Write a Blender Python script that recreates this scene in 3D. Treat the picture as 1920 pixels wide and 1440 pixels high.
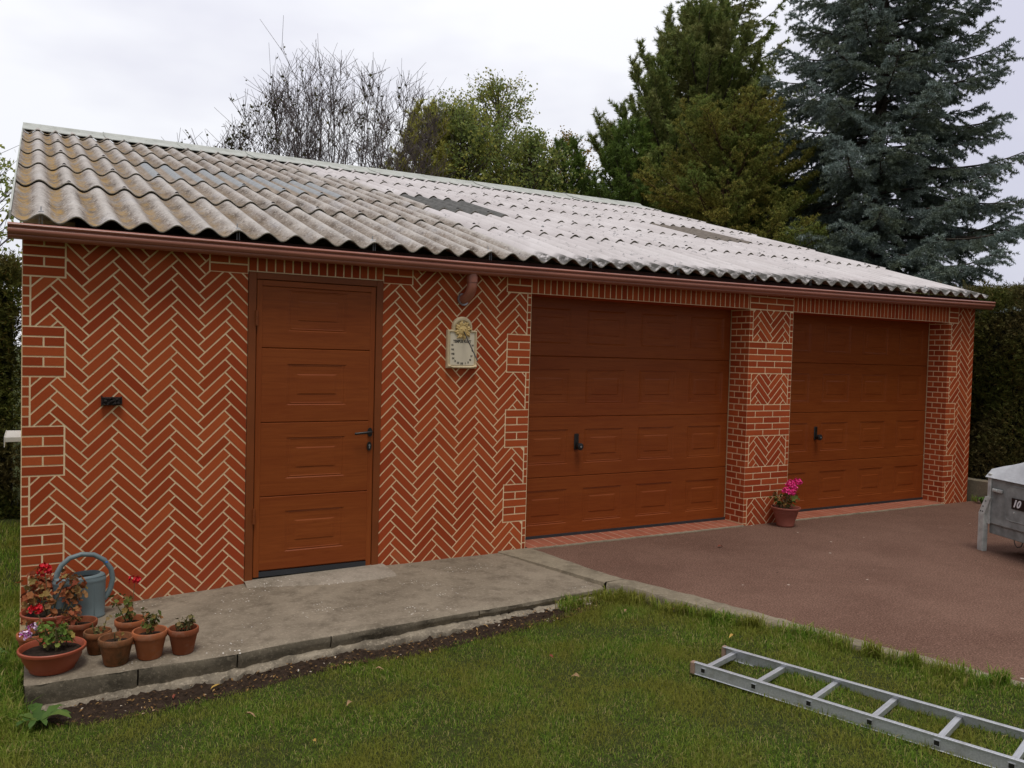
import bpy, math, random
import numpy as np
from mathutils import Vector, Matrix

# ------------------------------------------------------------------ scene
for o in list(bpy.data.objects):
    bpy.data.objects.remove(o)
S = bpy.context.scene
C = S.collection
R = math.radians
S.render.engine = 'CYCLES'
S.view_settings.view_transform = 'Standard'
S.view_settings.look = 'None'
S.view_settings.exposure = 0.15
S.view_settings.gamma = 1.0

# camera
cd = bpy.data.cameras.new('camera')
cam = bpy.data.objects.new('camera', cd)
C.objects.link(cam)
cd.sensor_fit = 'HORIZONTAL'
cd.sensor_width = 36.0
cd.lens = 29.29
cd.clip_start = 0.05
cd.clip_end = 2000
cr, cu, cf = (0.86675331, -0.49806444, 0.02589414), (-0.0054809, 0.0424039, 0.99908552), (0.49870698, 0.8661026, -0.03402387)
M = Matrix(((cr[0], cu[0], -cf[0], 0.0613), (cr[1], cu[1], -cf[1], -5.9823), (cr[2], cu[2], -cf[2], 1.6357), (0, 0, 0, 1)))
cam.matrix_world = M
S.camera = cam

# world: overcast sky, cloud deck over a Nishita sky
SUN_EL, SUN_AZ = R(70), R(195)
w = bpy.data.worlds.new('World'); S.world = w; w.use_nodes = True
nt = w.node_tree; nt.nodes.clear()
out = nt.nodes.new('ShaderNodeOutputWorld')
sky = nt.nodes.new('ShaderNodeTexSky'); sky.sky_type = 'NISHITA'; sky.sun_disc = False
sky.sun_elevation = SUN_EL; sky.sun_rotation = SUN_AZ
b1 = nt.nodes.new('ShaderNodeBackground'); b1.inputs[1].default_value = 0.10
nt.links.new(sky.outputs[0], b1.inputs[0])
tc = nt.nodes.new('ShaderNodeTexCoord')
mp = nt.nodes.new('ShaderNodeMapping'); mp.inputs['Scale'].default_value = (1, 1, 2.6)
nt.links.new(tc.outputs['Generated'], mp.inputs[0])
nz = nt.nodes.new('ShaderNodeTexNoise'); nz.inputs['Scale'].default_value = 1.7; nz.inputs['Detail'].default_value = 5; nz.inputs['Roughness'].default_value = .5
nt.links.new(mp.outputs[0], nz.inputs['Vector'])
rp = nt.nodes.new('ShaderNodeValToRGB')
rp.color_ramp.elements[0].position = .38; rp.color_ramp.elements[0].color = (.64, .635, .745, 1)
rp.color_ramp.elements[1].position = .62; rp.color_ramp.elements[1].color = (.93, .93, .96, 1)
nt.links.new(nz.outputs[0], rp.inputs[0])
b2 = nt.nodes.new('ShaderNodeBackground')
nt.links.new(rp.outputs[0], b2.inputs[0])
# an overcast sky is brighter overhead than at the horizon
sx_ = nt.nodes.new('ShaderNodeSeparateXYZ'); nt.links.new(tc.outputs['Generated'], sx_.inputs[0])
cl_ = nt.nodes.new('ShaderNodeClamp'); nt.links.new(sx_.outputs[2], cl_.inputs[0])
pw_ = nt.nodes.new('ShaderNodeMath'); pw_.operation = 'POWER'; pw_.inputs[1].default_value = 2.0; nt.links.new(cl_.outputs[0], pw_.inputs[0])
mr_ = nt.nodes.new('ShaderNodeMapRange'); mr_.inputs[1].default_value = 0.0; mr_.inputs[2].default_value = 1.0
mr_.inputs[3].default_value = 0.97; mr_.inputs[4].default_value = 1.7
nt.links.new(pw_.outputs[0], mr_.inputs[0])
m2_ = nt.nodes.new('ShaderNodeMapRange'); m2_.inputs[1].default_value = -0.65; m2_.inputs[2].default_value = 0.35  # added dimming of the sky behind the camera, to darken the facade
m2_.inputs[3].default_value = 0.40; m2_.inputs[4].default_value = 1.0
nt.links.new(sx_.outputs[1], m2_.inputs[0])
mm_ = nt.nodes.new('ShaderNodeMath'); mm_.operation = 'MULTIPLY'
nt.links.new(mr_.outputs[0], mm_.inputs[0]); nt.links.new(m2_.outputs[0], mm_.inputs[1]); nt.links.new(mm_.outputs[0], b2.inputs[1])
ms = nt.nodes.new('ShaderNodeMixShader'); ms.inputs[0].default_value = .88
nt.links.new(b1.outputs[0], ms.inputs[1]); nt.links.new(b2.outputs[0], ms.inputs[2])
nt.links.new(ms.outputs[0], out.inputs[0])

sd = bpy.data.lights.new('sun', 'SUN'); sd.energy = 1.5; sd.angle = R(20); sd.color = (1, .96, .9)
so = bpy.data.objects.new('sun', sd); C.objects.link(so)
so.rotation_euler = (R(90) - SUN_EL, 0, R(180) - SUN_AZ + R(0))

# ------------------------------------------------------------------ helpers
rng = np.random.default_rng(7)
random.seed(7)

def tag(o, label=None, cat=None, group=None, kind=None):
    if label: o['label'] = label
    if cat: o['category'] = cat
    if group: o['group'] = group
    if kind: o['kind'] = kind
    return o

def empty(name, loc=(0, 0, 0), rz=0.0):
    o = bpy.data.objects.new(name, None); C.objects.link(o)
    o.location = loc; o.rotation_euler = (0, 0, rz); o.empty_display_size = .1
    return o

def fast(name, V, F, mat, parent=None, smooth=False):
    """V (N,3) array, F (M,k) array"""
    V = np.asarray(V, dtype=np.float32); F = np.asarray(F, dtype=np.int32)
    me = bpy.data.meshes.new(name)
    k = F.shape[1]
    me.vertices.add(len(V)); me.vertices.foreach_set('co', V.ravel())
    me.loops.add(F.size); me.loops.foreach_set('vertex_index', F.ravel())
    me.polygons.add(len(F)); me.polygons.foreach_set('loop_start', np.arange(0, F.size, k, dtype=np.int32))
    me.polygons.foreach_set('loop_total', np.full(len(F), k, dtype=np.int32))
    if smooth: me.polygons.foreach_set('use_smooth', np.ones(len(F), dtype=bool))
    me.update(calc_edges=True)
    me.materials.append(mat)
    o = bpy.data.objects.new(name, me); C.objects.link(o)
    if parent: o.parent = parent
    return o

class MB:
    def __init__(s): s.v = []; s.f = []; s.m = []; s.s = []
    def add(s, vs, fs, mi=0, sm=False):
        b = len(s.v); s.v += [tuple(v) for v in vs]
        for f in fs: s.f.append(tuple(b + i for i in f)); s.m.append(mi); s.s.append(sm)
    def box(s, x0, x1, y0, y1, z0, z1, mi=0, bev=0.0):
        if bev > 0:
            b = min(bev, (x1-x0)*.45, (y1-y0)*.45, (z1-z0)*.45)
            vs = []
            for sx, X in ((-1, x0), (1, x1)):
                for sy, Y in ((-1, y0), (1, y1)):
                    for sz, Z in ((-1, z0), (1, z1)):
                        vs += [(X, Y - sy*b, Z - sz*b), (X - sx*b, Y, Z - sz*b), (X - sx*b, Y - sy*b, Z)]
            def i(a, c, e, k): return ((a*2 + c)*2 + e)*3 + k
            fs = [(i(0,0,0,0), i(0,0,1,0), i(0,1,1,0), i(0,1,0,0)), (i(1,0,0,0), i(1,1,0,0), i(1,1,1,0), i(1,0,1,0)),
                  (i(0,0,0,1), i(1,0,0,1), i(1,0,1,1), i(0,0,1,1)), (i(0,1,0,1), i(0,1,1,1), i(1,1,1,1), i(1,1,0,1)),
                  (i(0,0,0,2), i(0,1,0,2), i(1,1,0,2), i(1,0,0,2)), (i(0,0,1,2), i(1,0,1,2), i(1,1,1,2), i(0,1,1,2))]
            for a in (0, 1):
                for c in (0, 1):
                    fs.append((i(a,c,0,0), i(a,c,0,1), i(a,c,1,1), i(a,c,1,0)))
                    fs.append((i(a,0,c,0), i(a,0,c,2), i(a,1,c,2), i(a,1,c,0)))
                    fs.append((i(0,a,c,1), i(0,a,c,2), i(1,a,c,2), i(1,a,c,1)))
                    for e in (0, 1): fs.append((i(a,c,e,0), i(a,c,e,1), i(a,c,e,2)))
            s.add(vs, fs, mi)
            return
        vs = [(x0,y0,z0),(x1,y0,z0),(x1,y1,z0),(x0,y1,z0),(x0,y0,z1),(x1,y0,z1),(x1,y1,z1),(x0,y1,z1)]
        s.add(vs, [(0,3,2,1),(4,5,6,7),(0,1,5,4),(1,2,6,5),(2,3,7,6),(3,0,4,7)], mi)
    def tube(s, pts, rad, n=10, mi=0, caps=True, flat=(1, 1)):
        pts = [Vector(p) for p in pts]
        if not hasattr(rad, '__len__'): rad = [rad]*len(pts)
        vs = []; fs = []; ref = None
        for i, p in enumerate(pts):
            d = (pts[min(i+1, len(pts)-1)] - pts[max(i-1, 0)])
            if d.length < 1e-9: d = Vector((0, 0, 1))
            d.normalize()
            if ref is None: ref = Vector((0, 0, 1)) if abs(d.z) < .9 else Vector((1, 0, 0))
            a = d.cross(ref).normalized(); ref2 = a.cross(d)
            ref = ref2
            for k in range(n):
                t = 2*math.pi*k/n
                vs.append(p + a*math.cos(t)*rad[i]*flat[0] + ref2*math.sin(t)*rad[i]*flat[1])
        for i in range(len(pts)-1):
            for k in range(n):
                k2 = (k+1) % n
                fs.append((i*n+k, i*n+k2, (i+1)*n+k2, (i+1)*n+k))
        if caps: fs += [tuple(range(n-1, -1, -1)), tuple((len(pts)-1)*n+k for k in range(n))]
        s.add(vs, fs, mi, True)
    def lathe(s, prof, n=32, c=(0, 0, 0), sc=(1, 1), mi=0):
        vs = []; fs = []
        for r, z in prof:
            for k in range(n):
                t = 2*math.pi*k/n
                vs.append((c[0] + r*math.cos(t)*sc[0], c[1] + r*math.sin(t)*sc[1], c[2] + z))
        for i in range(len(prof)-1):
            for k in range(n):
                k2 = (k+1) % n
                fs.append((i*n+k, i*n+k2, (i+1)*n+k2, (i+1)*n+k))
        s.add(vs, fs, mi, True)
    def prism(s, poly, y0, y1, mi=0):
        """poly in (x,z), extruded along y"""
        n = len(poly)
        vs = [(p[0], y0, p[1]) for p in poly] + [(p[0], y1, p[1]) for p in poly]
        fs = [tuple(range(n)), tuple(range(2*n-1, n-1, -1))] + [(i, i+n, (i+1) % n+n, (i+1) % n) for i in range(n)]
        s.add(vs, fs, mi)
    def build(s, name, mats, parent=None, sharp=True):
        me = bpy.data.meshes.new(name)
        me.from_pydata(s.v, [], s.f)
        if not isinstance(mats, (list, tuple)): mats = [mats]
        for m in mats: me.materials.append(m)
        me.polygons.foreach_set('material_index', s.m)
        me.polygons.foreach_set('use_smooth', s.s)
        me.update()
        if any(s.s):
            try: me.set_sharp_from_angle(angle=R(40))
            except Exception: pass
        o = bpy.data.objects.new(name, me); C.objects.link(o)
        if parent: o.parent = parent
        return o

# node material helper
class NM:
    def __init__(s, name, rough=.8, spec=.3):
        s.m = bpy.data.materials.new(name); s.m.use_nodes = True
        s.t = s.m.node_tree; s.b = s.t.nodes['Principled BSDF']
        s.b.inputs['Roughness'].default_value = rough
        s.b.inputs['Specular IOR Level'].default_value = spec
        s.tc = s.t.nodes.new('ShaderNodeTexCoord'); s.co = s.tc.outputs['Object']
    def n(s, ty, **kw):
        n = s.t.nodes.new(ty)
        for k, v in kw.items():
            try: n.inputs[k].default_value = v
            except Exception: setattr(n, k, v)
        return n
    def l(s, a, b): s.t.links.new(a, b); return s
    def noise(s, scale, detail=4, rough=.55, stretch=None, dist=0):
        n = s.n('ShaderNodeTexNoise'); n.inputs['Scale'].default_value = scale
        n.inputs['Detail'].default_value = detail; n.inputs['Roughness'].default_value = rough
        n.inputs['Distortion'].default_value = dist
        src = s.co
        if stretch:
            mp = s.n('ShaderNodeMapping'); mp.inputs['Scale'].default_value = stretch
            s.l(src, mp.inputs[0]); src = mp.outputs[0]
        s.l(src, n.inputs['Vector']); return n.outputs[0]
    def ramp(s, fac, stops):
        r = s.n('ShaderNodeValToRGB'); e = r.color_ramp.elements
        while len(e) < len(stops): e.new(.5)
        for i, (p, c) in enumerate(stops):
            e[i].position = p; e[i].color = (*c, 1) if len(c) == 3 else c
        s.l(fac, r.inputs[0]); return r.outputs[0]
    def mix(s, fac, a, b, mode='MIX'):
        m = s.n('ShaderNodeMix'); m.data_type = 'RGBA'; m.blend_type = mode
        for k, v in ((0, fac), (6, a), (7, b)):
            if hasattr(v, 'is_linked') or hasattr(v, 'links'): s.l(v, m.inputs[k])
            else: m.inputs[k].default_value = v if not isinstance(v, tuple) else ((*v, 1) if len(v) == 3 else v)
        return m.outputs[2]
    def step(s, fac, lo, hi):
        m = s.n('ShaderNodeMapRange'); m.inputs[1].default_value = lo; m.inputs[2].default_value = hi
        s.l(fac, m.inputs[0]); return m.outputs[0]
    def math(s, op, a, b=0.0):
        m = s.n('ShaderNodeMath'); m.operation = op
        for k, v in ((0, a), (1, b)):
            if isinstance(v, (int, float)): m.inputs[k].default_value = v
            else: s.l(v, m.inputs[k])
        return m.outputs[0]
    def island(s):
        return s.n('ShaderNodeNewGeometry').outputs['Random Per Island']
    def rnd(s): return s.n('ShaderNodeObjectInfo').outputs['Random']
    def sep(s):
        x = s.n('ShaderNodeSeparateXYZ'); s.l(s.co, x.inputs[0]); return x.outputs
    def color(s, c):
        if isinstance(c, tuple): s.b.inputs['Base Color'].default_value = (*c, 1)
        else: s.l(c, s.b.inputs['Base Color'])
        return s
    def rough(s, f): s.l(f, s.b.inputs['Roughness']); return s
    def bump(s, f, strength=.3, dist=.01):
        b = s.n('ShaderNodeBump'); b.inputs['Strength'].default_value = strength; b.inputs['Distance'].default_value = dist
        s.l(f, b.inputs['Height']); s.l(b.outputs[0], s.b.inputs['Normal']); return s

def simple(name, c, rough=.6, var=.15, scale=8, spec=.3, metal=0, bump=0):
    m = NM(name, rough, spec)
    nz = m.noise(scale, 5)
    a = tuple(max(0, x*(1-var)) for x in c); b = tuple(min(1, x*(1+var)) for x in c)
    m.color(m.ramp(nz, [(.3, a), (.7, b)]))
    m.b.inputs['Metallic'].default_value = metal
    if bump: m.bump(m.noise(scale*6, 4), bump, .004)
    return m.m

MAT = {}
# brick render tiles
def m_brick():
    m = NM('brick', .85, .06)
    at = m.n('ShaderNodeAttribute'); at.attribute_name = 'tone'
    c = m.ramp(at.outputs['Fac'], [(0, (.32, .054, .017)), (.5, (.41, .081, .024)), (1, (.48, .106, .032))])
    c = m.mix(m.step(m.noise(1.3, 4), .35, .7), c, m.mix(.5, c, (.33, .050, .020)))
    c = m.mix(m.math('MULTIPLY', m.step(m.noise(60, 3), .5, .8), .25), c, (.20, .045, .02))
    z = m.sep()[2]
    dirt = m.math('MULTIPLY', m.step(z, .16, -.1), m.step(m.noise(9, 4), .35, .7))
    c = m.mix(m.math('MULTIPLY', dirt, .45), c, (.25, .13, .08))
    m.color(c).bump(m.noise(110, 4), .25, .004)
    return m.m
MAT['brick'] = m_brick()
def m_mortar():
    m = NM('mortar', .9, .1)
    c = m.ramp(m.noise(5, 5), [(.3, (.78, .57, .33)), (.7, (.92, .72, .44))])
    c = m.mix(m.math('MULTIPLY', m.step(m.noise(40, 3), .55, .75), .4), c, (.45, .26, .16))
    m.color(c).bump(m.noise(150, 3), .2, .003)
    return m.m
MAT['mortar'] = m_mortar()
def m_wood(name, axis=0):
    m = NM(name, .40, .20)
    st = (1.2, 14, 22) if axis == 0 else (22, 14, 1.2)
    g = m.noise(2.2, 7, .62, st, 1.2)
    g2 = m.noise(.9, 3, .5, (1, 1, 5) if axis == 0 else (5, 1, 1))
    c = m.ramp(g, [(.2, (.185, .040, .0080)), (.5, (.248, .059, .0120)), (.8, (.300, .078, .0165))])
    c = m.mix(m.math('MULTIPLY', m.step(g2, .45, .7), .4), c, (.185, .033, .007))
    m.color(c).bump(g, .05, .002)
    return m.m
MAT['wood'] = m_wood('oak_laminate'); MAT['wood_v'] = m_wood('oak_laminate_upright', 1)
MAT['frame'] = simple('frame_brown', (.20, .050, .010), .5, .12, 4)
MAT['seal'] = simple('rubber_seal', (.035, .038, .042), .6)
MAT['black'] = simple('black_plastic', (.015, .014, .013), .35, .1, 20, .4)
MAT['gutter'] = simple('gutter_pvc', (.31, .112, .070), .32, .10, 2.5, .5)
MAT['gutter_in'] = simple('gutter_dark', (.05, .02, .015), .6)
MAT['iron'] = simple('rusty_iron', (.02, .014, .012), .8, .6, 60, .3, 0, .6)
MAT['galv'] = simple('galvanised', (.35, .36, .37), .45, .2, 30, .5, .7)
MAT['alu'] = None
def m_alu():
    m = NM('aluminium', .42, .5); m.b.inputs['Metallic'].default_value = .55
    g = m.noise(3, 6, .6, (40, 2, 40))
    c = m.ramp(g, [(.3, (.42, .43, .44)), (.7, (.60, .61, .62))])
    c = m.mix(m.math('MULTIPLY', m.step(m.noise(14, 5), .55, .72), .5), c, (.30, .29, .26))
    m.color(c); return m.m
MAT['alu'] = m_alu()
def m_conc(name, a, b, dark, specks=True):
    m = NM(name, .9, .15)
    c = m.ramp(m.noise(1.6, 8, .62), [(.3, a), (.7, b)])
    c = m.mix(m.math('MULTIPLY', m.step(m.noise(7, 7, .65), .48, .68), .6), c, dark)
    c = m.mix(m.math('MULTIPLY', m.step(m.noise(45, 5, .75), .52, .66), .5), c, tuple(min(1, x*1.35) for x in b))
    c = m.mix(m.math('MULTIPLY', m.step(m.noise(120, 3), .55, .75), .35), c, tuple(x*.55 for x in a))
    if specks:
        v = m.n('ShaderNodeTexVoronoi'); v.inputs['Scale'].default_value = 48; m.l(m.co, v.inputs['Vector'])
        sp = m.math('MULTIPLY', m.step(v.outputs['Distance'], .26, .18), m.step(m.noise(2.2, 4), .56, .60))
        v2 = m.n('ShaderNodeTexVoronoi'); v2.inputs['Scale'].default_value = 48; m.l(m.co, v2.inputs['Vector'])
        sx = m.n('ShaderNodeSeparateColor'); m.l(v2.outputs['Color'], sx.inputs[0])
        sp = m.math('MULTIPLY', sp, m.step(sx.outputs[0], .55, .6))
        c = m.mix(sp, c, (.68, .64, .56))
    m.color(c).bump(m.noise(70, 6, .7), .5, .006)
    return m.m
MAT['slab'] = m_conc('slab_concrete', (.175, .142, .100), (.290, .242, .175), (.085, .066, .045))
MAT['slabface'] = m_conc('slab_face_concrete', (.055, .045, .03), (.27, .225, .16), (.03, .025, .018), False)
MAT['footing'] = m_conc('footing_concrete', (.10, .08, .055), (.42, .355, .26), (.05, .04, .03), False)
MAT['kerb'] = m_conc('kerb_concrete', (.19, .158, .108), (.29, .245, .172), (.09, .075, .05), False)
def m_asphalt():
    m = NM('red_asphalt', .95, .06)
    c = m.ramp(m.noise(.9, 9, .65), [(.32, (.108, .058, .040)), (.68, (.175, .102, .072))])
    c = m.mix(m.math('MULTIPLY', m.step(m.noise(95, 3, .7), .50, .64), .75), c, (.30, .18, .135))
    c = m.mix(m.math('MULTIPLY', m.step(m.noise(75, 3, .7), .52, .66), .7), c, (.045, .022, .017))
    c = m.mix(m.math('MULTIPLY', m.step(m.noise(13, 6, .7), .52, .68), .4), c, (.22, .125, .09))
    c = m.mix(m.math('MULTIPLY', m.step(m.noise(2.6, 8, .75), .54, .66), .28), c, (.085, .050, .034))
    v = m.n('ShaderNodeTexVoronoi'); v.inputs['Scale'].default_value = 7; m.l(m.co, v.inputs['Vector'])
    sx = m.n('ShaderNodeSeparateColor'); m.l(v.outputs['Color'], sx.inputs[0])
    sp = m.math('MULTIPLY', m.step(v.outputs['Distance'], .09, .06), m.step(sx.outputs[1], .72, .75))
    c = m.mix(sp, c, m.mix(m.step(sx.outputs[0], .4, .6), (.50, .42, .35), (.03, .022, .018)))
    m.color(c).bump(m.noise(180, 4, .7), .7, .004)
    return m.m
MAT['asphalt'] = m_asphalt()
def m_soil():
    m = NM('soil', .95, .1)
    c = m.ramp(m.noise(30, 8, .7), [(.3, (.022, .014, .009)), (.6, (.055, .036, .024)), (.8, (.11, .075, .05))])
    m.color(c).bump(m.noise(45, 7, .7), 1, .02); return m.m
MAT['soil'] = m_soil()
def m_lawn():
    m = NM('lawn_ground', .95, .1)
    c = m.ramp(m.noise(25, 7, .7), [(.3, (.030, .036, .010)), (.6, (.060, .070, .018)), (.8, (.09, .07, .03))])
    m.color(c).bump(m.noise(60, 6, .7), 1, .02); return m.m
MAT['lawn'] = m_lawn()
def m_leaf(name, stops, rough=.55, clump=None, trans=.15, cs=1.5):
    m = NM(name, rough, .10)
    c = m.ramp(m.island(), stops)
    if clump:
        c = m.mix(m.math('MULTIPLY', m.step(m.noise(cs, 4), .42, .62), .8), c, clump, 'MIX')
    m.color(c)
    if trans:
        tr = m.n('ShaderNodeBsdfTranslucent'); m.l(m.b.inputs['Base Color'].links[0].from_socket, tr.inputs[0])
        mx = m.n('ShaderNodeMixShader'); mx.inputs[0].default_value = trans
        m.l(m.b.outputs[0], mx.inputs[1]); m.l(tr.outputs[0], mx.inputs[2])
        m.l(mx.outputs[0], m.t.nodes['Material Output'].inputs[0])
    return m.m
MAT['grass'] = m_leaf('grass', [(0, (.075, .145, .014)), (.40, (.135, .235, .024)), (.74, (.22, .305, .038)), (.88, (.37, .33, .09)), (1, (.52, .43, .20))], .6, (.235, .225, .036), .4, 2.6)
MAT['bark'] = simple('bark', (.07, .055, .045), .95, .4, 12, .1, 0, .6)
MAT['bark_grey'] = simple('bark_grey', (.135, .11, .105), .9, .3, 10, .1)
MAT['twig'] = simple('twig', (.12, .075, .045), .9, .3, 10, .1)
MAT['terra'] = None
def m_terra(name, c, moss=0.0):
    m = NM(name, .85, .15)
    cc = m.ramp(m.noise(9, 6), [(.3, tuple(x*.82 for x in c)), (.7, tuple(min(1, x*1.15) for x in c))])
    cc = m.mix(m.math('MULTIPLY', m.step(m.noise(14, 6, .65), .52, .7), .35), cc, (.36, .24, .17))
    if moss:
        z = m.sep()[2]
        f = m.math('MULTIPLY', m.step(m.noise(11, 6, .7), .62 - moss*.3, .66), .85)
        cc = m.mix(f, cc, (.045, .035, .015))
    m.color(cc).bump(m.noise(90, 4), .2, .003); return m.m
MAT['terra'] = m_terra('terracotta', (.36, .115, .045))
MAT['terra_dark'] = m_terra('terracotta_dark', (.24, .07, .03))
MAT['terra_moss'] = m_terra('terracotta_mossy', (.27, .10, .04), .8)
MAT['plastic_pot'] = simple('plastic_terracotta', (.33, .075, .035), .45, .08, 6, .35)
MAT['plastic_brown'] = simple('plastic_brown_pot', (.30, .095, .065), .5, .1, 6, .3)
MAT['compost'] = simple('compost', (.03, .02, .014), .95, .5, 50, .1, 0, 1)

# ------------------------------------------------------------------ ground
def smooth01(t): t = np.clip(t, 0, 1); return t*t*(3-2*t)
kerb_out = np.array([(3.683,-1.143),(3.77,-1.33),(3.84,-1.65),(4.02,-2.187),(4.17,-2.705),(4.29,-3.119),(4.366,-3.385),(4.471,-3.657),(4.80,-4.6),(5.2,-5.8),(5.9,-8.0)])
drive_e = np.array([(3.700,0.0),(3.737,-.06),(3.774,-.466),(3.796,-.802),(3.835,-1.022),(3.917,-1.236),(4.043,-1.664),(4.182,-2.212),(4.310,-2.769),(4.433,-3.219),(4.54,-3.633),(4.90,-4.6),(5.3,-5.8),(6.0,-8.0)])
def lawn_z(x, y):
    x = np.asarray(x, float); y = np.asarray(y, float)
    b = np.interp(x, [-1, 0.2, 1.2, 1.85, 2.55, 3.5, 4.5], [-.25, -.25, -.205, -.16, -.13, -.10, -.06])
    r = b + .045*smooth01((-y - 1.3)/1.6)
    r = np.where(y > -1.2, np.where(x < .5, -.25 + .06*smooth01((y+.5)/3), r), r)
    bump = .010*np.sin(x*3.1 + y*1.7) + .008*np.sin(x*5.3 - y*4.1 + 1)
    return r + bump

def grid_fn(xs, ys, fz, name, mat, kind='structure', parent=None):
    X, Y = np.meshgrid(xs, ys, indexing='ij')
    Z = fz(X, Y)
    V = np.stack([X, Y, Z], -1).reshape(-1, 3)
    nx, ny = len(xs), len(ys)
    i = np.arange(nx-1)[:, None]*ny + np.arange(ny-1)[None, :]
    F = np.stack([i, i+ny, i+ny+1, i+1], -1).reshape(-1, 4)
    o = fast(name, V, F, mat, parent, True)
    if kind: o['kind'] = kind
    return o
def ground_z(x, y):
    z = lawn_z(x, y)
    ko = np.interp(-np.asarray(y), -kerb_out[:, 1], kerb_out[:, 0])
    under = (np.asarray(x) > ko + .06) | ((np.asarray(y) > -1.1) & (np.asarray(x) > .15))
    z = np.where(under, -.33, z)
    z = np.where((np.asarray(x) > 10.2) & (np.asarray(y) < 8), -.03, z)
    return z
fx = np.concatenate([[-400, -150, -60, -25, -12, -7, -5], np.arange(-4, 6.5, .05), [7, 8, 9, 10, 10.15, 10.25, 12, 15, 20, 35, 80, 200, 500]])
fy = np.concatenate([[-300, -120, -50, -25, -14, -10], np.arange(-8, 4, .05), [5, 7, 8, 12, 20, 40, 90, 200, 500]])
tag(grid_fn(fx, fy, ground_z, 'ground', MAT['lawn']), None, None, None, 'structure')

# driveway
mb = MB()
poly = [tuple(p) for p in drive_e] + [(10.12, -8.0), (10.12, .0)]
def strip_poly(mb, A, B, z0A, z0B, mi=0):
    for i in range(len(A)-1):
        pass
vs = [(x, y, 0.0) for x, y in drive_e] + [(10.12, y, 0.0) for x, y in drive_e]
n = len(drive_e)
fs = [(i, i+1, n+i+1, n+i) for i in range(n-1)]
mb.add(vs, fs)
# far right bit near the end of the building, and foreground continuation
mb.add([(6, -8, 0), (10.12, -8, 0), (10.12, -14, 0), (8, -14, 0)], [(0, 3, 2, 1)])
tag(mb.build('driveway', MAT['asphalt']), None, None, None, 'structure')

# path slab (concrete) with front face
def slab_z(x, y=0):
    return np.interp(x, [-.05, .24, .65, 1.16, 1.4, 2.34, 3.7], [-.098, -.084, -.060, -.036, -.020, -.004, -.002]) - .018*np.clip(-np.asarray(y), 0, 1.3)
edge_x = np.array([.03, .35, .656, 1.05, 1.22, 1.86, 2.81, 3.67])
edge_y = np.array([-1.10, -1.14, -1.19, -1.235, -1.24, -1.245, -1.21, -1.145])
def edge(x): return np.interp(x, edge_x, edge_y)
xs = np.linspace(.03, 3.665, 150); ts = np.linspace(0, 1, 50)
rs = np.random.default_rng(3)
X = np.repeat(xs[:, None], len(ts), 1)
ejit = np.interp(np.arange(150), np.arange(0, 150, 3), rs.normal(0, .004, 50))
Y = .25 + (edge(X) + ejit[:, None] - .25)*ts[None, :]
Z = slab_z(X, Y) + .0015*np.sin(X*9)*np.cos(Y*7)
Z[:, -1] -= .012
V = np.stack([X, Y, Z], -1).reshape(-1, 3)
ny = len(ts); i = np.arange(149)[:, None]*ny + np.arange(ny-1)[None, :]
F = np.stack([i, i+1, i+ny+1, i+ny], -1).reshape(-1, 4)
path = fast('path', V, F, MAT['slab'], None, True); path['kind'] = 'structure'
# left end face of the slab
mb = MB()
yy = np.linspace(.25, -1.10, 12)
for a, b in zip(yy[:-1], yy[1:]):
    mb.add([(.03, a, float(slab_z(.03, a))), (.03, b, float(slab_z(.03, b))-.01), (.03, b, -.4), (.03, a, -.4)], [(0, 1, 2, 3)])
# front face, in cast lengths with narrow joints between
joints = [.03, .56, 1.065, 1.60, 2.6, 3.665]
for j in range(len(joints)-1):
    a, b = joints[j], joints[j+1]
    xs2 = np.linspace(a+.004, b-.004, max(4, int((b-a)/.05)))
    rows = []
    drop = lambda x: float(np.interp(x, [0, 1.5, 2.4, 3.7], [.115, .07, .05, .035]))
    for x in xs2:
        e = float(edge(x)); zt = float(slab_z(x, e)) - .012
        d = drop(x) + rs.normal(0, .003)
        rows.append([(x, e+.03, zt+.004), (x, e-.002, zt-.002 + rs.normal(0, .001)), (x, e-.006+rs.normal(0, .002), zt-.02), (x, e-.002+rs.normal(0, .003), zt-d*.6), (x, e+.008+rs.normal(0, .003), zt-d), (x, e+.03, zt-d-.3)])
    vs = [p for r in rows for p in r]; k = 6
    fs = [(q*k+m, q*k+m+1, (q+1)*k+m+1, (q+1)*k+m) for q in range(len(rows)-1) for m in range(k-1)]
    mb.add(vs, fs, 0, True)
    mb.add([rows[0][m] for m in range(6)] + [(a+.004, rows[0][0][1]+.05, -.1)], [tuple(range(7))])
    mb.add([rows[-1][m] for m in range(6)] + [(b-.004, rows[-1][0][1]+.05, -.1)], [tuple(range(6, -1, -1))])
# rough footing below, standing out from the face
xs2 = np.linspace(.05, 3.66, 120); rows = []
outw = .010 + .034*np.abs(np.interp(np.arange(120), np.arange(0, 120, 3), rs.normal(.1, .9, 40))) + .045*smooth01((xs2-1.9)/.7)
for x, ow in zip(xs2, outw):
    e = float(edge(x)); zt = float(slab_z(x, e)) - .012 - drop(x) + rs.normal(0, .003)
    rows.append([(x, e+.02, zt-.002), (x, e-ow*.5, zt-.008+rs.normal(0, .003)), (x, e-ow, zt-.022+rs.normal(0, .004)), (x, e-ow-.006, zt-.05+rs.normal(0, .006)), (x, e-ow+.01, zt-.3)])
vs = [p for r in rows for p in r]; k = 5
fs = [(q*k+m, q*k+m+1, (q+1)*k+m+1, (q+1)*k+m) for q in range(len(rows)-1) for m in range(k-1)]
mb.add(vs, fs, 1, True)
tag(mb.build('path_edge', [MAT['slabface'], MAT['footing']]), None, None, None, 'structure')
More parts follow.
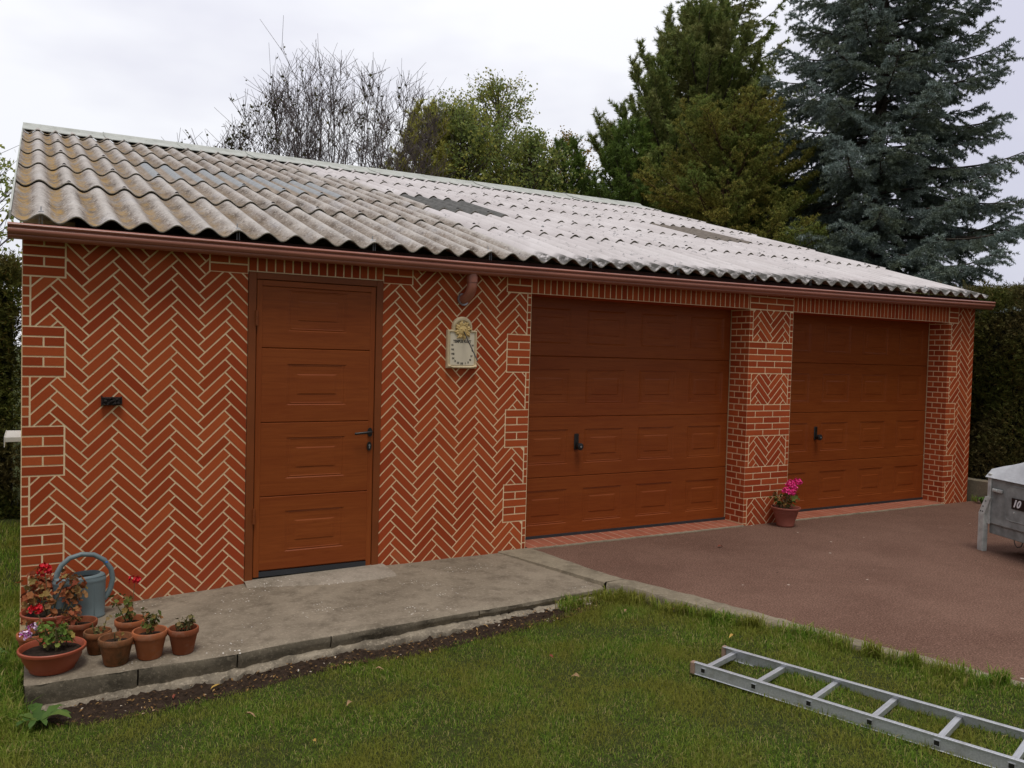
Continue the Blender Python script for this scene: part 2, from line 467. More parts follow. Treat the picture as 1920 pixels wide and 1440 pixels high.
# concrete margin between slab groove and driveway, then curved kerb band
groove = [(3.405, .0), (3.42, -.055), (3.53, -.54), (3.605, -.88), (3.66, -1.14)]
mb = MB()
inner = [(3.71, 0), (3.737, -.06), (3.774, -.466), (3.80, -.802), (3.85, -1.08)]
gx = lambda y: float(np.interp(-y, [-p[1] for p in groove], [p[0] for p in groove]))
ix = lambda y: float(np.interp(-y, [-p[1] for p in inner], [p[0] for p in inner]))
N = 26; rows = []
for q in range(N):
    y = .0 - 1.14*q/(N-1)
    g = gx(y) + .010 + rs.normal(0, .0025); h = max(ix(y), g+.1) + rs.normal(0, .004)
    rows.append([(g-.006, y, -.02), (g, y, .006), (g+.012, y, .0115), (.5*(g+h), y, .014+rs.normal(0, .001)), (h-.012, y, .013), (h, y, .008), (h+.004, y, -.02)])
k = 7
mb.add([p for r in rows for p in r], [(q*k+m+1, q*k+m, (q+1)*k+m, (q+1)*k+m+1) for q in range(N-1) for m in range(k-1)], 0, True)
# kerb band
def resample(P, n):
    P = np.asarray(P); d = np.r_[0, np.cumsum(np.linalg.norm(np.diff(P, axis=0), axis=1))]
    t = np.linspace(0, d[-1], n); return np.stack([np.interp(t, d, P[:, 0]), np.interp(t, d, P[:, 1])], -1)
A = resample(kerb_out, 120); B = resample(drive_e[4:], 120); rows = []
for q in range(120):
    a = Vector((*A[q], 0)); b = Vector((*B[q], 0)); d = (b-a)
    j1 = rs.normal(0, .035); j2 = rs.normal(0, .030)
    zt = .006 + rs.normal(0, .0015)
    P = lambda t, z: tuple(a + d*t + Vector((0, 0, z)))
    rows.append([P(-.02+j1, -.25), P(0+j1, zt-.02), P(.08+j1, zt-.002), P(.5, zt+.006), P(.92+j2, zt+.003), P(1+j2, zt), P(1.03+j2, -.02)])
mb.add([p for r in rows for p in r], [(q*k+m+1, q*k+m, (q+1)*k+m, (q+1)*k+m+1) for q in range(119) for m in range(k-1)], 0, True)
tag(mb.build('kerb', MAT['kerb']), None, None, None, 'structure')

# soil strip under the slab edge
lawn_edge_x = np.array([.1, .27, .65, .99, 1.2, 1.59, 2.0, 2.53, 3.17, 3.55, 3.75])
lawn_edge_y = np.array([-1.33, -1.38, -1.43, -1.435, -1.44, -1.42, -1.44, -1.44, -1.38, -1.30, -1.26])
def ledge(x): return np.interp(x, lawn_edge_x, lawn_edge_y)
def soil_fn(X, Y):
    r3 = np.random.default_rng(5)
    return lawn_z(X, Y) + .004 + .011*np.abs(r3.normal(0, 1, X.shape))*(np.sin(X*23)*.3+.8)
xs = np.arange(.12, 3.80, .018); ts = np.linspace(0, 1, 16)
X = np.repeat(xs[:, None], 16, 1); Y = edge(X) + .03 + (ledge(X) - .05 - edge(X) - .03)*ts[None, :]
Z = soil_fn(X, Y); Z[:, -1] -= .03
V = np.stack([X, Y, Z], -1).reshape(-1, 3); i = np.arange(len(xs)-1)[:, None]*16 + np.arange(15)[None, :]
F = np.stack([i, i+1, i+17, i+16], -1).reshape(-1, 4)
so_ = fast('soil', V, F, MAT['soil'], None, True); so_['kind'] = 'structure'

# ------------------------------------------------------------------ garage
W = .0625; L = 4*W; J = .0053
G = empty('garage_building', (0, 0, 0))
tag(G, 'long low garage faced in red herringbone brick with cream joints', 'garage')
XR = 9.95; ZT = 2.50; HD = 2.158; DR = .25
mb = MB()
def wall(x0, x1, z0, z1, y0=.003, y1=.36): mb.box(x0, x1, y0, y1, z0, z1)
wall(0, 1.362, -.4, 2.36); wall(2.36, 3.676, -.4, 2.36); wall(6.199, 6.813, -.3, 2.38); wall(9.448, XR, -.3, 2.40)
wall(1.362, 2.36, 2.175, 2.36); wall(3.676, 6.199, HD, 2.36); wall(6.813, 9.448, HD, 2.38)
mb.box(0, .3, .36, 6.6, -.4, 2.45); mb.box(XR-.3, XR, .36, 6.6, -.4, 2.45)
mb.prism([(0, 2.45), (XR, 2.45), (XR, 4.3), (0, 4.3)], 6.3, 6.6)
# gable triangles
for a, b in ((0, .25), (XR-.25, XR)):
    mb.add([(a, .37, 2.45), (a, 6.3, 2.45), (a, 6.3, 4.2), (b, .37, 2.45), (b, 6.3, 2.45), (b, 6.3, 4.2)], [(0, 2, 1), (3, 4, 5), (0, 3, 5, 2)])
mb.box(.3, XR-.3, 6.0, 6.3, -.4, 2.45)
wall_o = mb.build('wall', MAT['mortar'], G)

# brick tiles: polygons in (s,z) clipped to rectangles, then extruded
def clip(poly, rect):
    x0, x1, z0, z1 = rect
    for ax, lim, sg in ((0, x0, 1), (0, x1, -1), (1, z0, 1), (1, z1, -1)):
        outp = []
        for i in range(len(poly)):
            a, b = poly[i], poly[(i+1) % len(poly)]
            da, db = sg*(a[ax]-lim), sg*(b[ax]-lim)
            if da >= 0: outp.append(a)
            if (da >= 0) != (db >= 0):
                t = da/(da-db); outp.append((a[0]+t*(b[0]-a[0]), a[1]+t*(b[1]-a[1])))
        poly = outp
        if len(poly) < 3: return []
    return poly
def area(p): return .5*abs(sum(p[i][0]*p[(i+1) % len(p)][1] - p[(i+1) % len(p)][0]*p[i][1] for i in range(len(p))))
bm_ = MB(); TONE = []; tone_now = [None]
TH = .0022
trand = random.Random(12)
def tile(poly, plane='front', off=0.0):
    if len(poly) < 3 or area(poly) < 1.5e-4: return
    if plane == 'front':
        A = [(p[0], .003, p[1]) for p in poly]; Bv = [(p[0], .003-TH, p[1]) for p in poly]
    elif plane == 'left':   # face looking to -x at x=off ; s = y
        A = [(off, p[0], p[1]) for p in poly]; Bv = [(off-TH, p[0], p[1]) for p in poly]
    elif plane == 'under':  # soffit facing down at z=off ; (x,y)
        A = [(p[0], p[1], off) for p in poly]; Bv = [(p[0], p[1], off-TH) for p in poly]
    n = len(poly)
    TONE.extend([tone_now[0] if tone_now[0] is not None else trand.random()]*(n+1))
    bm_.add(A + Bv, [tuple(range(n, 2*n))] + [(i, (i+1) % n, (i+1) % n + n, i+n) for i in range(n)])
def rect_tile(x0, x1, z0, z1, reg, plane='front', off=0):
    tile(clip([(x0+J, z0+J), (x1-J, z0+J), (x1-J, z1-J), (x0+J, z1-J)], reg), plane, off)
def inset(r): return (r[0]+J, r[1]-J, r[2]+J, r[3]-J)
s2 = math.sqrt(2)
def herring_u(regs, xpeak, z0=0.0):
    """herringbone over a union of rectangles (already inset); a brick cut by a shared edge keeps its tone"""
    n = 4
    xs0 = (n-.5)/s2*W
    X0 = min(r[0] for r in regs); X1 = max(r[1] for r in regs); Z0 = min(r[2] for r in regs); Z1 = max(r[3] for r in regs)
    kmin = int((Z0-z0)/(s2*W)) - 16; kmax = int((Z1-z0)/(s2*W)) + 16
    e = J/W
    for j in range(-16, 40):
        for k0 in range(kmin, kmax):
            k = k0 - n*j
            for (a, b, c, d) in ((k+2*n*j, k+2*n*j+n, k, k+1), (k+n+2*n*j, k+n+2*n*j+1, k+1-n, k+1)):
                q = [(a+e, c+e), (b-e, c+e), (b-e, d-e), (a+e, d-e)]
                p = [((x-y)/s2*W - xs0 + xpeak, (x+y)/s2*W + z0) for x, y in q]
                if max(v[0] for v in p) < X0 or min(v[0] for v in p) > X1: continue
                if max(v[1] for v in p) < Z0 or min(v[1] for v in p) > Z1: continue
                tone_now[0] = trand.random()
                for r in regs: tile(clip(p, r))
    tone_now[0] = None
def herring(reg, xpeak, z0=0.0): herring_u([inset(reg)], xpeak, z0)
def courses(reg, ztop, x_off, pat):
    """running rows of height W from ztop down. pat(row)-> list of joint x positions"""
    r = inset(reg)
    nrow = int(round((reg[3]-reg[2])/W + .49)) + 1
    for i in range(nrow):
        z1 = ztop - i*W
        if z1 <= reg[2] + .004: break
        js = pat(i)
        for a, b in zip(js[:-1], js[1:]): rect_tile(a, b, z1-W, z1, r)
ZG = -.15
zq = 2.0544
h = L/s2
PK1 = .3517 + h; PK2 = 2.478
QW = .238; HW = .046
def quoins(x0, x1, zt, zb, hw, right, strips):
    """alternating full blocks (5 courses) and header strips; the strips' herringbone parts go into `strips`"""
    z = zt; blk = True
    while z > zb:
        zl = max(z-5*W, zb)
        if blk:
            mid = .5*(x0+x1)
            courses((x0, x1, zl, z), z, 0, lambda i: [x0-J, x1+J] if i % 2 == 0 else [x0-J, mid, x1+J])
        else:
            hx = (x1-hw, x1) if right else (x0, x0+hw)
            courses((hx[0], hx[1], zl, z), z, 0, lambda i: [hx[0]-J, hx[1]+J])
            strips.append((x0-J, x1-hw-J, zl+J, z-J) if right else (x0+hw+J, x1+J, zl+J, z-J))
        z -= 5*W; blk = not blk
ZB = -.14
ZTOP = 2.34
PH1, PH2, PH3 = .013, .035, .03
# left corner
courses((0, QW, zq, ZTOP), zq+5*W, 0, lambda i: [-J, QW+J] if i % 2 == 0 else [-J, QW*.5, QW+J])
st1 = [(HW+J, QW+J, zq-5*W+J, zq-J)]
courses((0, HW, zq-5*W, zq), zq, 0, lambda i: [-J, HW+J])
quoins(0, QW, zq-5*W, ZB, HW, False, st1)
herring_u([(QW+J, 1.362-.001, ZB, HD), (QW+J, 1.105-J, HD, ZTOP)] + st1, PK1, PH1)
courses((1.105, 1.362, HD, ZTOP), HD+3*W, 0, lambda i: [1.105-J, 1.362+J] if i % 2 == 0 else [1.1, 1.2335, 1.37])
for a in np.arange(1.362, 2.36, W): rect_tile(a, a+W, HD+.02, ZTOP, (1.362+J, 2.36-J, 2.178, ZTOP))
courses((2.36, 2.60, HD, ZTOP), HD+3*W, 0, lambda i: [2.35, 2.61] if i % 2 == 0 else [2.35, 2.48, 2.61])
# section between the door and the first garage door
zp = zq + .0704
x0, x1 = 3.452, 3.676
courses((3.44, x1, HD, ZTOP), HD+3*W, 0, lambda i: [3.43, 3.69] if i % 2 == 0 else [3.43, 3.56, 3.69])
HW = .038
st1 = [(x0-J, x1-HW-J, zp-5*W+J, HD-J)]
courses((x1-HW, x1, zp-5*W, HD), zp+W, 0, lambda i: [x1-HW-J, x1+J])
quoins(x0, x1, zp-5*W, ZB, HW, True, st1)
herring_u([(2.36+.001, x0-J, ZB, HD), (2.60+J, 3.44-J, HD, ZTOP)] + st1, PK2, PH2)
# pillar
x0, x1 = 6.199, 6.813; zp3 = zq + .0927; wp = x1-x0
HW = .047
def pillar_rows(i):
    js = [x0-J, x0+.235, x0+.47, x1+J] if i % 2 == 0 else [x0-J, x0+.12, x0+.365, x1+J]
    return js
z = HD; first = True; zt = zp3-5*W
herring((x0+HW, x1-HW, zt, HD), x0+.5*wp-h, .02)
for hx in ((x0, x0+HW), (x1-HW, x1)): courses((hx[0], hx[1], zt, HD), zt+6*W, 0, lambda i: [hx[0]-J, hx[1]+J])
z = zt; blk = True
while z > -.02:
    zl = max(z-5*W, -.02)
    if blk: courses((x0, x1, zl, z), z, 0, pillar_rows)
    else:
        herring((x0+HW, x1-HW, zl, z), x0+.5*wp-h, z)
        for hx in ((x0, x0+HW), (x1-HW, x1)): courses((hx[0], hx[1], zl, z), z, 0, lambda i: [hx[0]-J, hx[1]+J])
    z -= 5*W; blk = not blk
courses((x0, x1, HD, ZTOP), HD+3*W, 0, pillar_rows)
# right pier
x0, x1 = 9.448, XR; HW = .05
zp4 = zq + .0878; QB = .18
courses((x0, x0+HW, zp4-5*W, HD), zp4+W, 0, lambda i: [x0-J, x0+HW+J])
st1 = [(x0+HW+J, x0+QB+J, zp4-5*W+J, HD-J)]
quoins(x0, x0+QB, zp4-5*W, -.02, HW, False, st1)
herring_u([(x0+QB+J, x1, -.02, ZTOP+.04)] + st1, 9.69, PH3)
courses((x0, x0+QB, HD, ZTOP+.04), HD+3*W, 0, lambda i: [x0-J, x0+.21])
# soldier courses over the garage doors
for xa, xb in ((3.676, 6.199), (6.813, 9.448)):
    for a in np.arange(xa, xb, W): rect_tile(a, a+W, HD, ZTOP+.02, (xa+J, xb-J, HD+J, ZTOP))
    for a in np.arange(xa, xb, W):
        q = clip([(a+J, .0), (a+W-J, .0), (a+W-J, DR-J), (a+J, DR-J)], (xa+J, xb-J, 0, DR)); tile(q, 'under', HD)
# reveals facing left (pillar and right pier)
for X0, ztp in ((6.199, zp3), (9.448, zp4)):
    for i in range(36):
        z1 = ztp + W*2 - i*W
        js = [-.001, .11, DR+.1] if i % 2 == 0 else [-.001, .055, .175, DR+.1]
        for a, b in zip(js[:-1], js[1:]):
            tile(clip([(a+J*(a > .01), z1-W+J), (b-J, z1-W+J), (b-J, z1-J), (a+J*(a > .01), z1-J)], (.0, DR-.004, -.02, HD-.003)), 'left', X0)
bf = bm_.build('brick_facing', MAT['brick'], G)
ta = bf.data.attributes.new('tone', 'FLOAT', 'FACE'); ta.data.foreach_set('value', np.array(TONE, dtype=np.float32))

# brick slip thresholds before the garage doors
def m_thresh():
    m = NM('threshold_brick', .8, .2)
    c = m.ramp(m.noise(6, 6, .6), [(.3, (.26, .075, .04)), (.7, (.36, .12, .07))])
    x = m.sep()[0]
    fr = m.math('FRACT', m.math('DIVIDE', x, .105))
    jt = m.math('LESS_THAN', fr, .09)
    c = m.mix(m.math('MULTIPLY', jt, m.step(m.noise(4, 4), .3, .5)), c, (.42, .27, .18))
    c = m.mix(m.math('MULTIPLY', m.step(m.noise(9, 6, .7), .52, .7), .5), c, (.16, .09, .06))
    m.color(c).bump(m.noise(60, 5), .3, .004); return m.m
mth = m_thresh()
for xa, xb in ((3.70, 6.199), (6.813, 9.448)):
    mb = MB(); xs = np.linspace(xa, xb, 60); rows = []
    for x in xs:
        j = rs.normal(0, .005)
        rows.append([(x, -.030+j, -.01), (x, -.026+j, .008), (x, -.008+j*.5, .012), (x, .0, .013), (x, .35, .022)])
    k = 5
    mb.add([p for r in rows for p in r], [(q*k+m+1, q*k+m, (q+1)*k+m, (q+1)*k+m+1) for q in range(59) for m in range(2)], 1, True)
    mb.add([p for r in rows for p in r], [(q*k+m+1, q*k+m, (q+1)*k+m, (q+1)*k+m+1) for q in range(59) for m in range(2, 4)], 0, True)
    mb.build('threshold', [mth, MAT['kerb']], G)
# concrete door step
mb = MB()
xs = np.linspace(1.36, 2.40, 40); rows = []
for x in xs:
    f = .10 + .20*math.sin(min(1, max(0, (x-1.36)/1.0))*math.pi*.62) + rs.normal(0, .006)
    z = float(slab_z(x, 0))
    rows.append([(x, -f-.02, float(slab_z(x, -f))-.004), (x, -f+.03, z+.008+rs.normal(0, .002)), (x, -.05, z+.018), (x, .2, z+.020)])
k = 4
mb.add([p for r in rows for p in r], [(q*k+m+1, q*k+m, (q+1)*k+m, (q+1)*k+m+1) for q in range(39) for m in range(k-1)], 0, True)
mb.build('door_step', m_conc('step_cement', (.23, .195, .145), (.35, .30, .235), (.14, .115, .08)), G)

# embossed cassette panels
def cassette(mb, x0, x1, z0, z1, y):
    """rings facing -y. returns outer rect corners"""
    dx, dz = (x1-x0), (z1-z0)
    rings = [(0, 0, 0), (.020, .0040, .0055), (.026, .0095, .0030), (.040, .0135, .0055)]
    ix, iz = dx*.155, dz*.245
    rings += [(ix, iz, .0062), (ix+.022, iz+.0045, .0022), (ix+.040, iz+.02, .0018)]
    vs = []
    for a, b, d in rings:
        bl = b*1.55 if b < .02 else b + .006
        bt = b if b < .02 else (b + .004 if d < .005 else b)
        vs += [(x0+a, y+d, z0+bl), (x1-a, y+d, z0+bl), (x1-a, y+d, z1-bt), (x0+a, y+d, z1-bt)]
    fs = []
    for r in range(len(rings)-1):
        for k in range(4):
            fs.append((r*4+k, r*4+(k+1) % 4, (r+1)*4+(k+1) % 4, (r+1)*4+k))
    r = len(rings)-1; fs.append((r*4, r*4+1, r*4+2, r*4+3))
    mb.add(vs, fs)
def panel(mb, x0, x1, z0, z1, y, cass, zc0, zc1):
    """flat sheet with cassette holes"""
    xs = [x0] + [v for c in cass for v in c] + [x1]
    def q(a, b, c, d): mb.add([(a, y, c), (b, y, c), (b, y, d), (a, y, d)], [(0, 1, 2, 3)])
    q(x0, x1, z0+.006, zc0); q(x0, x1, zc1, z1-.006)
    for i in range(0, len(xs), 2): q(xs[i], xs[i+1], zc0, zc1)
    for a, b in cass: cassette(mb, a, b, zc0, zc1, y)
    # rounded top and bottom lips
    mb.add([(x0, y, z1-.006), (x1, y, z1-.006), (x1, y+.006, z1-.001), (x0, y+.006, z1-.001), (x1, y+.02, z1-.001), (x0, y+.02, z1-.001)], [(0, 1, 2, 3), (3, 2, 4, 5)])
    mb.add([(x0, y, z0+.006), (x0, y+.006, z0+.001), (x1, y+.006, z0+.001), (x1, y, z0+.006), (x0, y+.02, z0+.001), (x1, y+.02, z0+.001)], [(0, 1, 2, 3), (1, 4, 5, 2)])
ZJ = [.022, .560, 1.100, 1.640, 2.180]
def garage_door(x0, x1, label, hx):
    y = DR
    mb = MB()
    cw = .45; n = 4
    gap = ((x1-x0) - n*cw)/n
    cass = [(x0 + gap*.5 + i*(cw+gap), x0 + gap*.5 + i*(cw+gap)+cw) for i in range(n)]
    for a, b in zip(ZJ[:-1], ZJ[1:]):
        panel(mb, x0, x1, a, b, y, cass, a+.115, b-.115)
    mb.box(x0, x1, y+.022, y+.06, ZJ[0], ZJ[-1])
    d = mb.build('garage_door', MAT['wood'], G)
    tag(d, label)
    mb = MB(); mb.box(x0, x1, y+.004, y+.05, .006 + .018, ZJ[0]+.002, 0) if False else mb.box(x0-.03, x1+.03, y-.004, y+.06, .0195, .045)
    mb.build('bottom_seal', MAT['seal'], d)
    mb = MB(); mb.box(x1+.002, x1+.06, y+.012, y+.07, .02, HD-.002); mb.build('door_guide', MAT['seal'], d)
    mb = MB(); mb.box(x0-.06, x0-.002, y+.012, y+.07, .02, HD-.002); mb.build('door_guide', MAT['seal'], d)
    # handle: plate and turned knob
    mb = MB(); mb.box(hx-.024, hx+.024, y-.012, y-.0005, .80, .945, 0, .006)
    mb.lathe([(0, 0), (.009, 0), (.009, .003), (0, .003)], 14); 
    mb.v[-56:] = [(hx + v[0], y-.0125-v[2], .915 + v[1]) for v in mb.v[-56:]]
    hd = mb.build('handle_plate', [MAT['black']], d)
    mb = MB()
    mb.tube([(hx+.004, y-.012, .835), (hx+.005, y-.034, .833), (hx+.006, y-.036, .833), (hx+.008, y-.066, .831), (hx+.008, y-.072, .831)], [.013, .013, .030, .033, .026], 16)
    kn = mb.build('knob', [MAT['black']], d)
    mb = MB(); mb.tube([(hx+.008, y-.0725, .832), (hx+.008, y-.0745, .832)], .009, 12)
    mb.build('lock_cylinder', MAT['galv'], d)
    return d
garage_door(3.72, 6.188, 'brown oak-effect sectional garage door between the sundial wall and the brick pillar', 4.335)
garage_door(6.83, 9.437, 'brown oak-effect sectional garage door between the brick pillar and the right end pier', 7.50)
# side fill behind doors at left reveals
mb = MB(); mb.box(3.676, 3.72, DR-.02, DR+.08, .02, HD); mb.build('door_jamb', MAT['frame'], G); mb = MB(); mb.box(6.8135, 6.83, DR+.0, DR+.08, .02, HD)
mb.build('door_jamb', MAT['frame'], G)

# entrance door
fy0 = -.012
mb = MB()
mb.box(1.364, 1.418, fy0, .06, -.035, 2.176, 0, .003); mb.box(2.305, 2.358, fy0, .06, -.012, 2.176, 0, .003); mb.box(1.418, 2.305, fy0+.001, .06, 2.128, 2.175, 0, .003)
mb.box(1.418, 2.305, .022, .06, 0.02, 2.128)
mb.build('door_frame', MAT['frame'], G)
mb = MB()
x0, x1, z0, z1 = 1.4225, 2.3005, .012, 2.123
y = -.006
st = .040
mb.box(x0, x0+st, y, .02, z0, z1, 1, .002); mb.box(x1-st, x1, y, .02, z0, z1, 1, .002); mb.box(x0+st, x1-st, y, .02, z1-st, z1, 0, .002)
zj = [.055, .585, 1.115, 1.645, z1-st]
cx0, cx1 = 1.64, 2.085
for i in range(4):
    a, b = zj[i], zj[i+1]
    zc = (.585+.115 if False else a+.125, (a+.53)-.11)
    if i == 3: zc = (a+.125, a+.415)
    panel(mb, x0+st, x1-st, a, b, y+.003, [(cx0, cx1)], zc[0], zc[1])
mb.box(x0+st, x1-st, y+.024, y+.03, .02, z1-st)
ed = mb.build('entrance_door', [MAT['wood'], MAT['wood_v']], G)
mb = MB(); mb.box(x0+st, x1-st, y+.001, .018, .012, .047); mb.build('bottom_seal', MAT['seal'], ed)
for zz in (.40, 1.80):
    mb = MB(); mb.tube([(1.4195, -.021, zz), (1.4195, -.021, zz+.052)], .0105, 12); mb.tube([(1.4195, -.021, zz+.055), (1.4195, -.021, zz+.107)], .0105, 12)
    mb.build('hinge', MAT['frame'], ed)
# lever handle and lock plate
mb = MB()
def oval_plate(mb, cx, cz, rx, rz, ya, yb, n=24):
    mb.prism([(cx + rx*math.cos(2*math.pi*k/n), cz + rz*math.sin(2*math.pi*k/n)) for k in range(n)], ya, yb)
oval_plate(mb, 2.272, 1.030, .019, .034, y-.010, y-.001)
mb.tube([(2.272, y-.008, 1.035), (2.272, y-.045, 1.035), (2.262, y-.056, 1.034), (2.24, y-.058, 1.033), (2.15, y-.052, 1.025), (2.140, y-.046, 1.025)], [.010, .010, .0105, .010, .009, .008], 12)
mb.build('door_handle', MAT['black'], ed)
mb = MB(); oval_plate(mb, 2.268, .925, .018, .034, y-.010, y-.001); lp = mb.build('lock_plate', MAT['black'], ed)
mb = MB(); oval_plate(mb, 2.268, .932, .0075, .0085, y-.014, y-.010, 16); mb.box(2.2645, 2.2715, y-.0135, y-.010, .909, .930); mb.build('lock_cylinder', MAT['galv'], ed)

# gutter: half-round with beads
gx_ = [-.068, 1.5, 3.0, 5.3, 7.8, 10.06]; gz_ = [2.352, 2.353, 2.356, 2.372, 2.398, 2.428]
gr = .062; gyc = -.105
prof = [(gyc - gr*math.cos(a), -gr*1.18*math.sin(a)) for a in np.linspace(0, math.pi, 17)]
outer = [(-.168, .001), (-.175, -.003), (-.179, -.010), (-.177, -.017), (-.171, -.021), (-.1645, -.0235), (-.1645, -.027), (-.170, -.032), (-.1735, -.041), (-.1725, -.051), (-.167, -.060), (-.159, -.066),
         (-.154, -.0675), (-.1555, -.0725), (-.153, -.079), (-.146, -.085), (-.132, -.090), (-.112, -.092), (-.09, -.090), (-.068, -.080), (-.052, -.060), (-.045, -.03), (-.043, 0.0)]
inner_ = [(p[0] - (p[0]-gyc)*.05, p[1]*.95) for p in reversed(prof)]
loop = outer + inner_
mb = MB(); k = len(loop); vs = []
for gx1, gz1 in zip(gx_, gz_): vs += [(gx1, p[0], gz1+p[1]) for p in loop]
fs = [(q*k+m, q*k+(m+1) % k, (q+1)*k+(m+1) % k, (q+1)*k+m) for q in range(len(gx_)-1) for m in range(k)]
mb.add(vs, fs, 0, True)
gut = mb.build('gutter', MAT['gutter'], G)
for gx1, gz1 in ((gx_[0], gz_[0]), (gx_[-1], gz_[-1])):
    mb = MB(); half = [(p[0], p[1]) for p in outer]
    a, b = (gx1-.006, gx1+.004) if gx1 < 1 else (gx1-.004, gx1+.006)
    n = len(half)
    mb.add([(a, p[0], gz1+p[1]*1.03) for p in half] + [(b, p[0], gz1+p[1]*1.03) for p in half], [tuple(range(n)), tuple(range(2*n-1, n-1, -1))] + [(i, i+n, (i+1) % n+n, (i+1) % n) for i in range(n)])
    mb.build('end_cap', MAT['gutter'], gut)
# dark fascia behind gutter
mb = MB(); mb.add([(0, -.036, 2.335), (XR, -.036, 2.36), (XR, -.036, 2.47), (0, -.036, 2.372), (0, .003, 2.335), (XR, .003, 2.36), (XR, .003, 2.47), (0, .003, 2.372)],
                   [(0, 1, 2, 3), (0, 4, 5, 1), (3, 2, 6, 7), (0, 3, 7, 4), (1, 5, 6, 2)])
mb.build('fascia', MAT['gutter_in'], G)
# downpipe elbow
dp = [(3.06, gyc, 2.30), (3.06, gyc, 2.235), (3.06, gyc, 2.165), (3.06, -.100, 2.135), (3.06, -.088, 2.112), (3.06, -.070, 2.096), (3.06, -.045, 2.088), (3.06, .0, 2.086)]
dp = [(3.06, gyc, 2.30), (3.06, gyc, 2.20)] + [(3.06 - .035*(1-math.cos(t)), gyc + .10*(1-math.cos(t)), 2.19 - .115*math.sin(t)) for t in np.linspace(.15, 1.35, 8)] + [(3.03, 0.0, 2.070)]
mb = MB(); mb.tube(dp, .039, 24)
mb.tube([(3.06, gyc, 2.25), (3.06, gyc, 2.205), (3.06, gyc, 2.2045)], [.043, .043, .039], 24)
dpp = mb.build('downpipe', MAT['gutter'], G)
mb = MB(); mb.tube([(3.032, -.012, 2.073), (3.03, -.0005, 2.070)], .050, 24); mb.build('pipe_collar', MAT['galv'], dpp)

# ---------------------------------------------------------------- roof
def m_roof(kind):
    m = NM('fibre_cement_' + kind, .95, .06)
    X, Y, Z = m.sep()
    mpr = m.n('ShaderNodeMapping'); mpr.inputs['Scale'].default_value = (1, .55, 0); m.l(m.co, mpr.inputs[0]); m.co = mpr.outputs[0]
    if kind == 'pale':
        c = m.ramp(m.noise(3, 8, .6), [(.3, (.50, .46, .44)), (.7, (.64, .60, .58))])
        c = m.mix(m.math('MULTIPLY', m.step(m.noise(16, 8, .78), .565, .62), m.step(m.noise(1.6, 3), .42, .56)), c, (.09, .10, .10))
        c = m.mix(m.math('MULTIPLY', m.step(m.noise(1.1, 4), .45, .7), .3), c, (.40, .35, .34))
        c = m.mix(m.math('MULTIPLY', m.step(m.noise(22, 6, .7, (1, .25, 1)), .5, .7), .25), c, (.36, .33, .31))
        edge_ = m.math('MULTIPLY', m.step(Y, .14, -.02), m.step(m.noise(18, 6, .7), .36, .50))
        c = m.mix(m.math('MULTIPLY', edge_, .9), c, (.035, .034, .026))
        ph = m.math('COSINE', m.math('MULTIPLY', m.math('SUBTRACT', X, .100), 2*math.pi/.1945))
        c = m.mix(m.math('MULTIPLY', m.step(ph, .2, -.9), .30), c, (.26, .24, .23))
    elif kind == 'aged':
        c = m.ramp(m.noise(7, 9, .68), [(.33, (.075, .060, .048)), (.43, (.20, .165, .135)), (.53, (.34, .295, .25)), (.68, (.53, .485, .435))])
        c = m.mix(m.math('MULTIPLY', m.step(m.noise(2.1, 5), .5, .66), .55), c, (.19, .135, .10))
        c = m.mix(m.math('MULTIPLY', m.step(m.noise(3.2, 6), .54, .66), .6), c, (.42, .405, .40))
        c = m.mix(m.math('MULTIPLY', m.step(m.noise(14, 6, .72), .5, .62), .45), c, (.13, .105, .085))
        c = m.mix(m.math('MULTIPLY', m.step(m.noise(48, 5, .75), .52, .62), .6), c, (.60, .56, .50))
        c = m.mix(m.math('MULTIPLY', m.step(m.noise(42, 5, .75), .53, .62), .6), c, (.07, .058, .048))
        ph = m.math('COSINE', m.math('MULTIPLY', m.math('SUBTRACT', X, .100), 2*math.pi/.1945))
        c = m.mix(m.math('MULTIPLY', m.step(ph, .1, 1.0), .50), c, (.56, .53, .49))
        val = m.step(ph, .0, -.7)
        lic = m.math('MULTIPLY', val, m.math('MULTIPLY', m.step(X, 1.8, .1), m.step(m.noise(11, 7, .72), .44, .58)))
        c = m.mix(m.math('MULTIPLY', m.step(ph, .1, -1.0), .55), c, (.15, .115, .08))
        c = m.mix(m.math('MULTIPLY', lic, .75), c, (.38, .23, .06))
        c = m.mix(m.math('MULTIPLY', m.step(m.noise(26, 5, .7), .60, .68), .6), c, (.07, .06, .045))
    elif kind == 'dark':
        c = m.ramp(m.noise(20, 7, .7), [(.3, (.085, .085, .078)), (.7, (.16, .155, .145))])
    elif kind == 'brownish':
        c = m.ramp(m.noise(20, 7, .7), [(.3, (.13, .11, .09)), (.7, (.22, .19, .16))])
    elif kind == 'grey':
        c = m.ramp(m.noise(22, 7, .7), [(.3, (.25, .26, .265)), (.7, (.36, .375, .375))])
        ph = m.math('COSINE', m.math('MULTIPLY', m.math('SUBTRACT', X, .100), 2*math.pi/.1945))
        c = m.mix(m.step(ph, .2, -.35), c, m.ramp(m.noise(8, 7, .7), [(.35, (.20, .16, .12)), (.65, (.36, .30, .24))]))
    elif kind == 'edge':
        c = m.ramp(m.noise(30, 6, .7), [(.3, (.08, .07, .05)), (.7, (.30, .27, .21))])
    elif kind == 'cap':
        c = m.ramp(m.noise(6, 8, .65), [(.3, (.36, .37, .33)), (.7, (.52, .53, .48))])
        c = m.mix(m.math('MULTIPLY', m.step(m.noise(25, 6, .7), .6, .68), .7), c, (.14, .13, .10))
    m.color(c).bump(m.noise(80, 5, .7), .35, .004)
    return m.m
RM = [m_roof(k) for k in ('aged', 'pale', 'dark', 'grey', 'edge', 'brownish')]
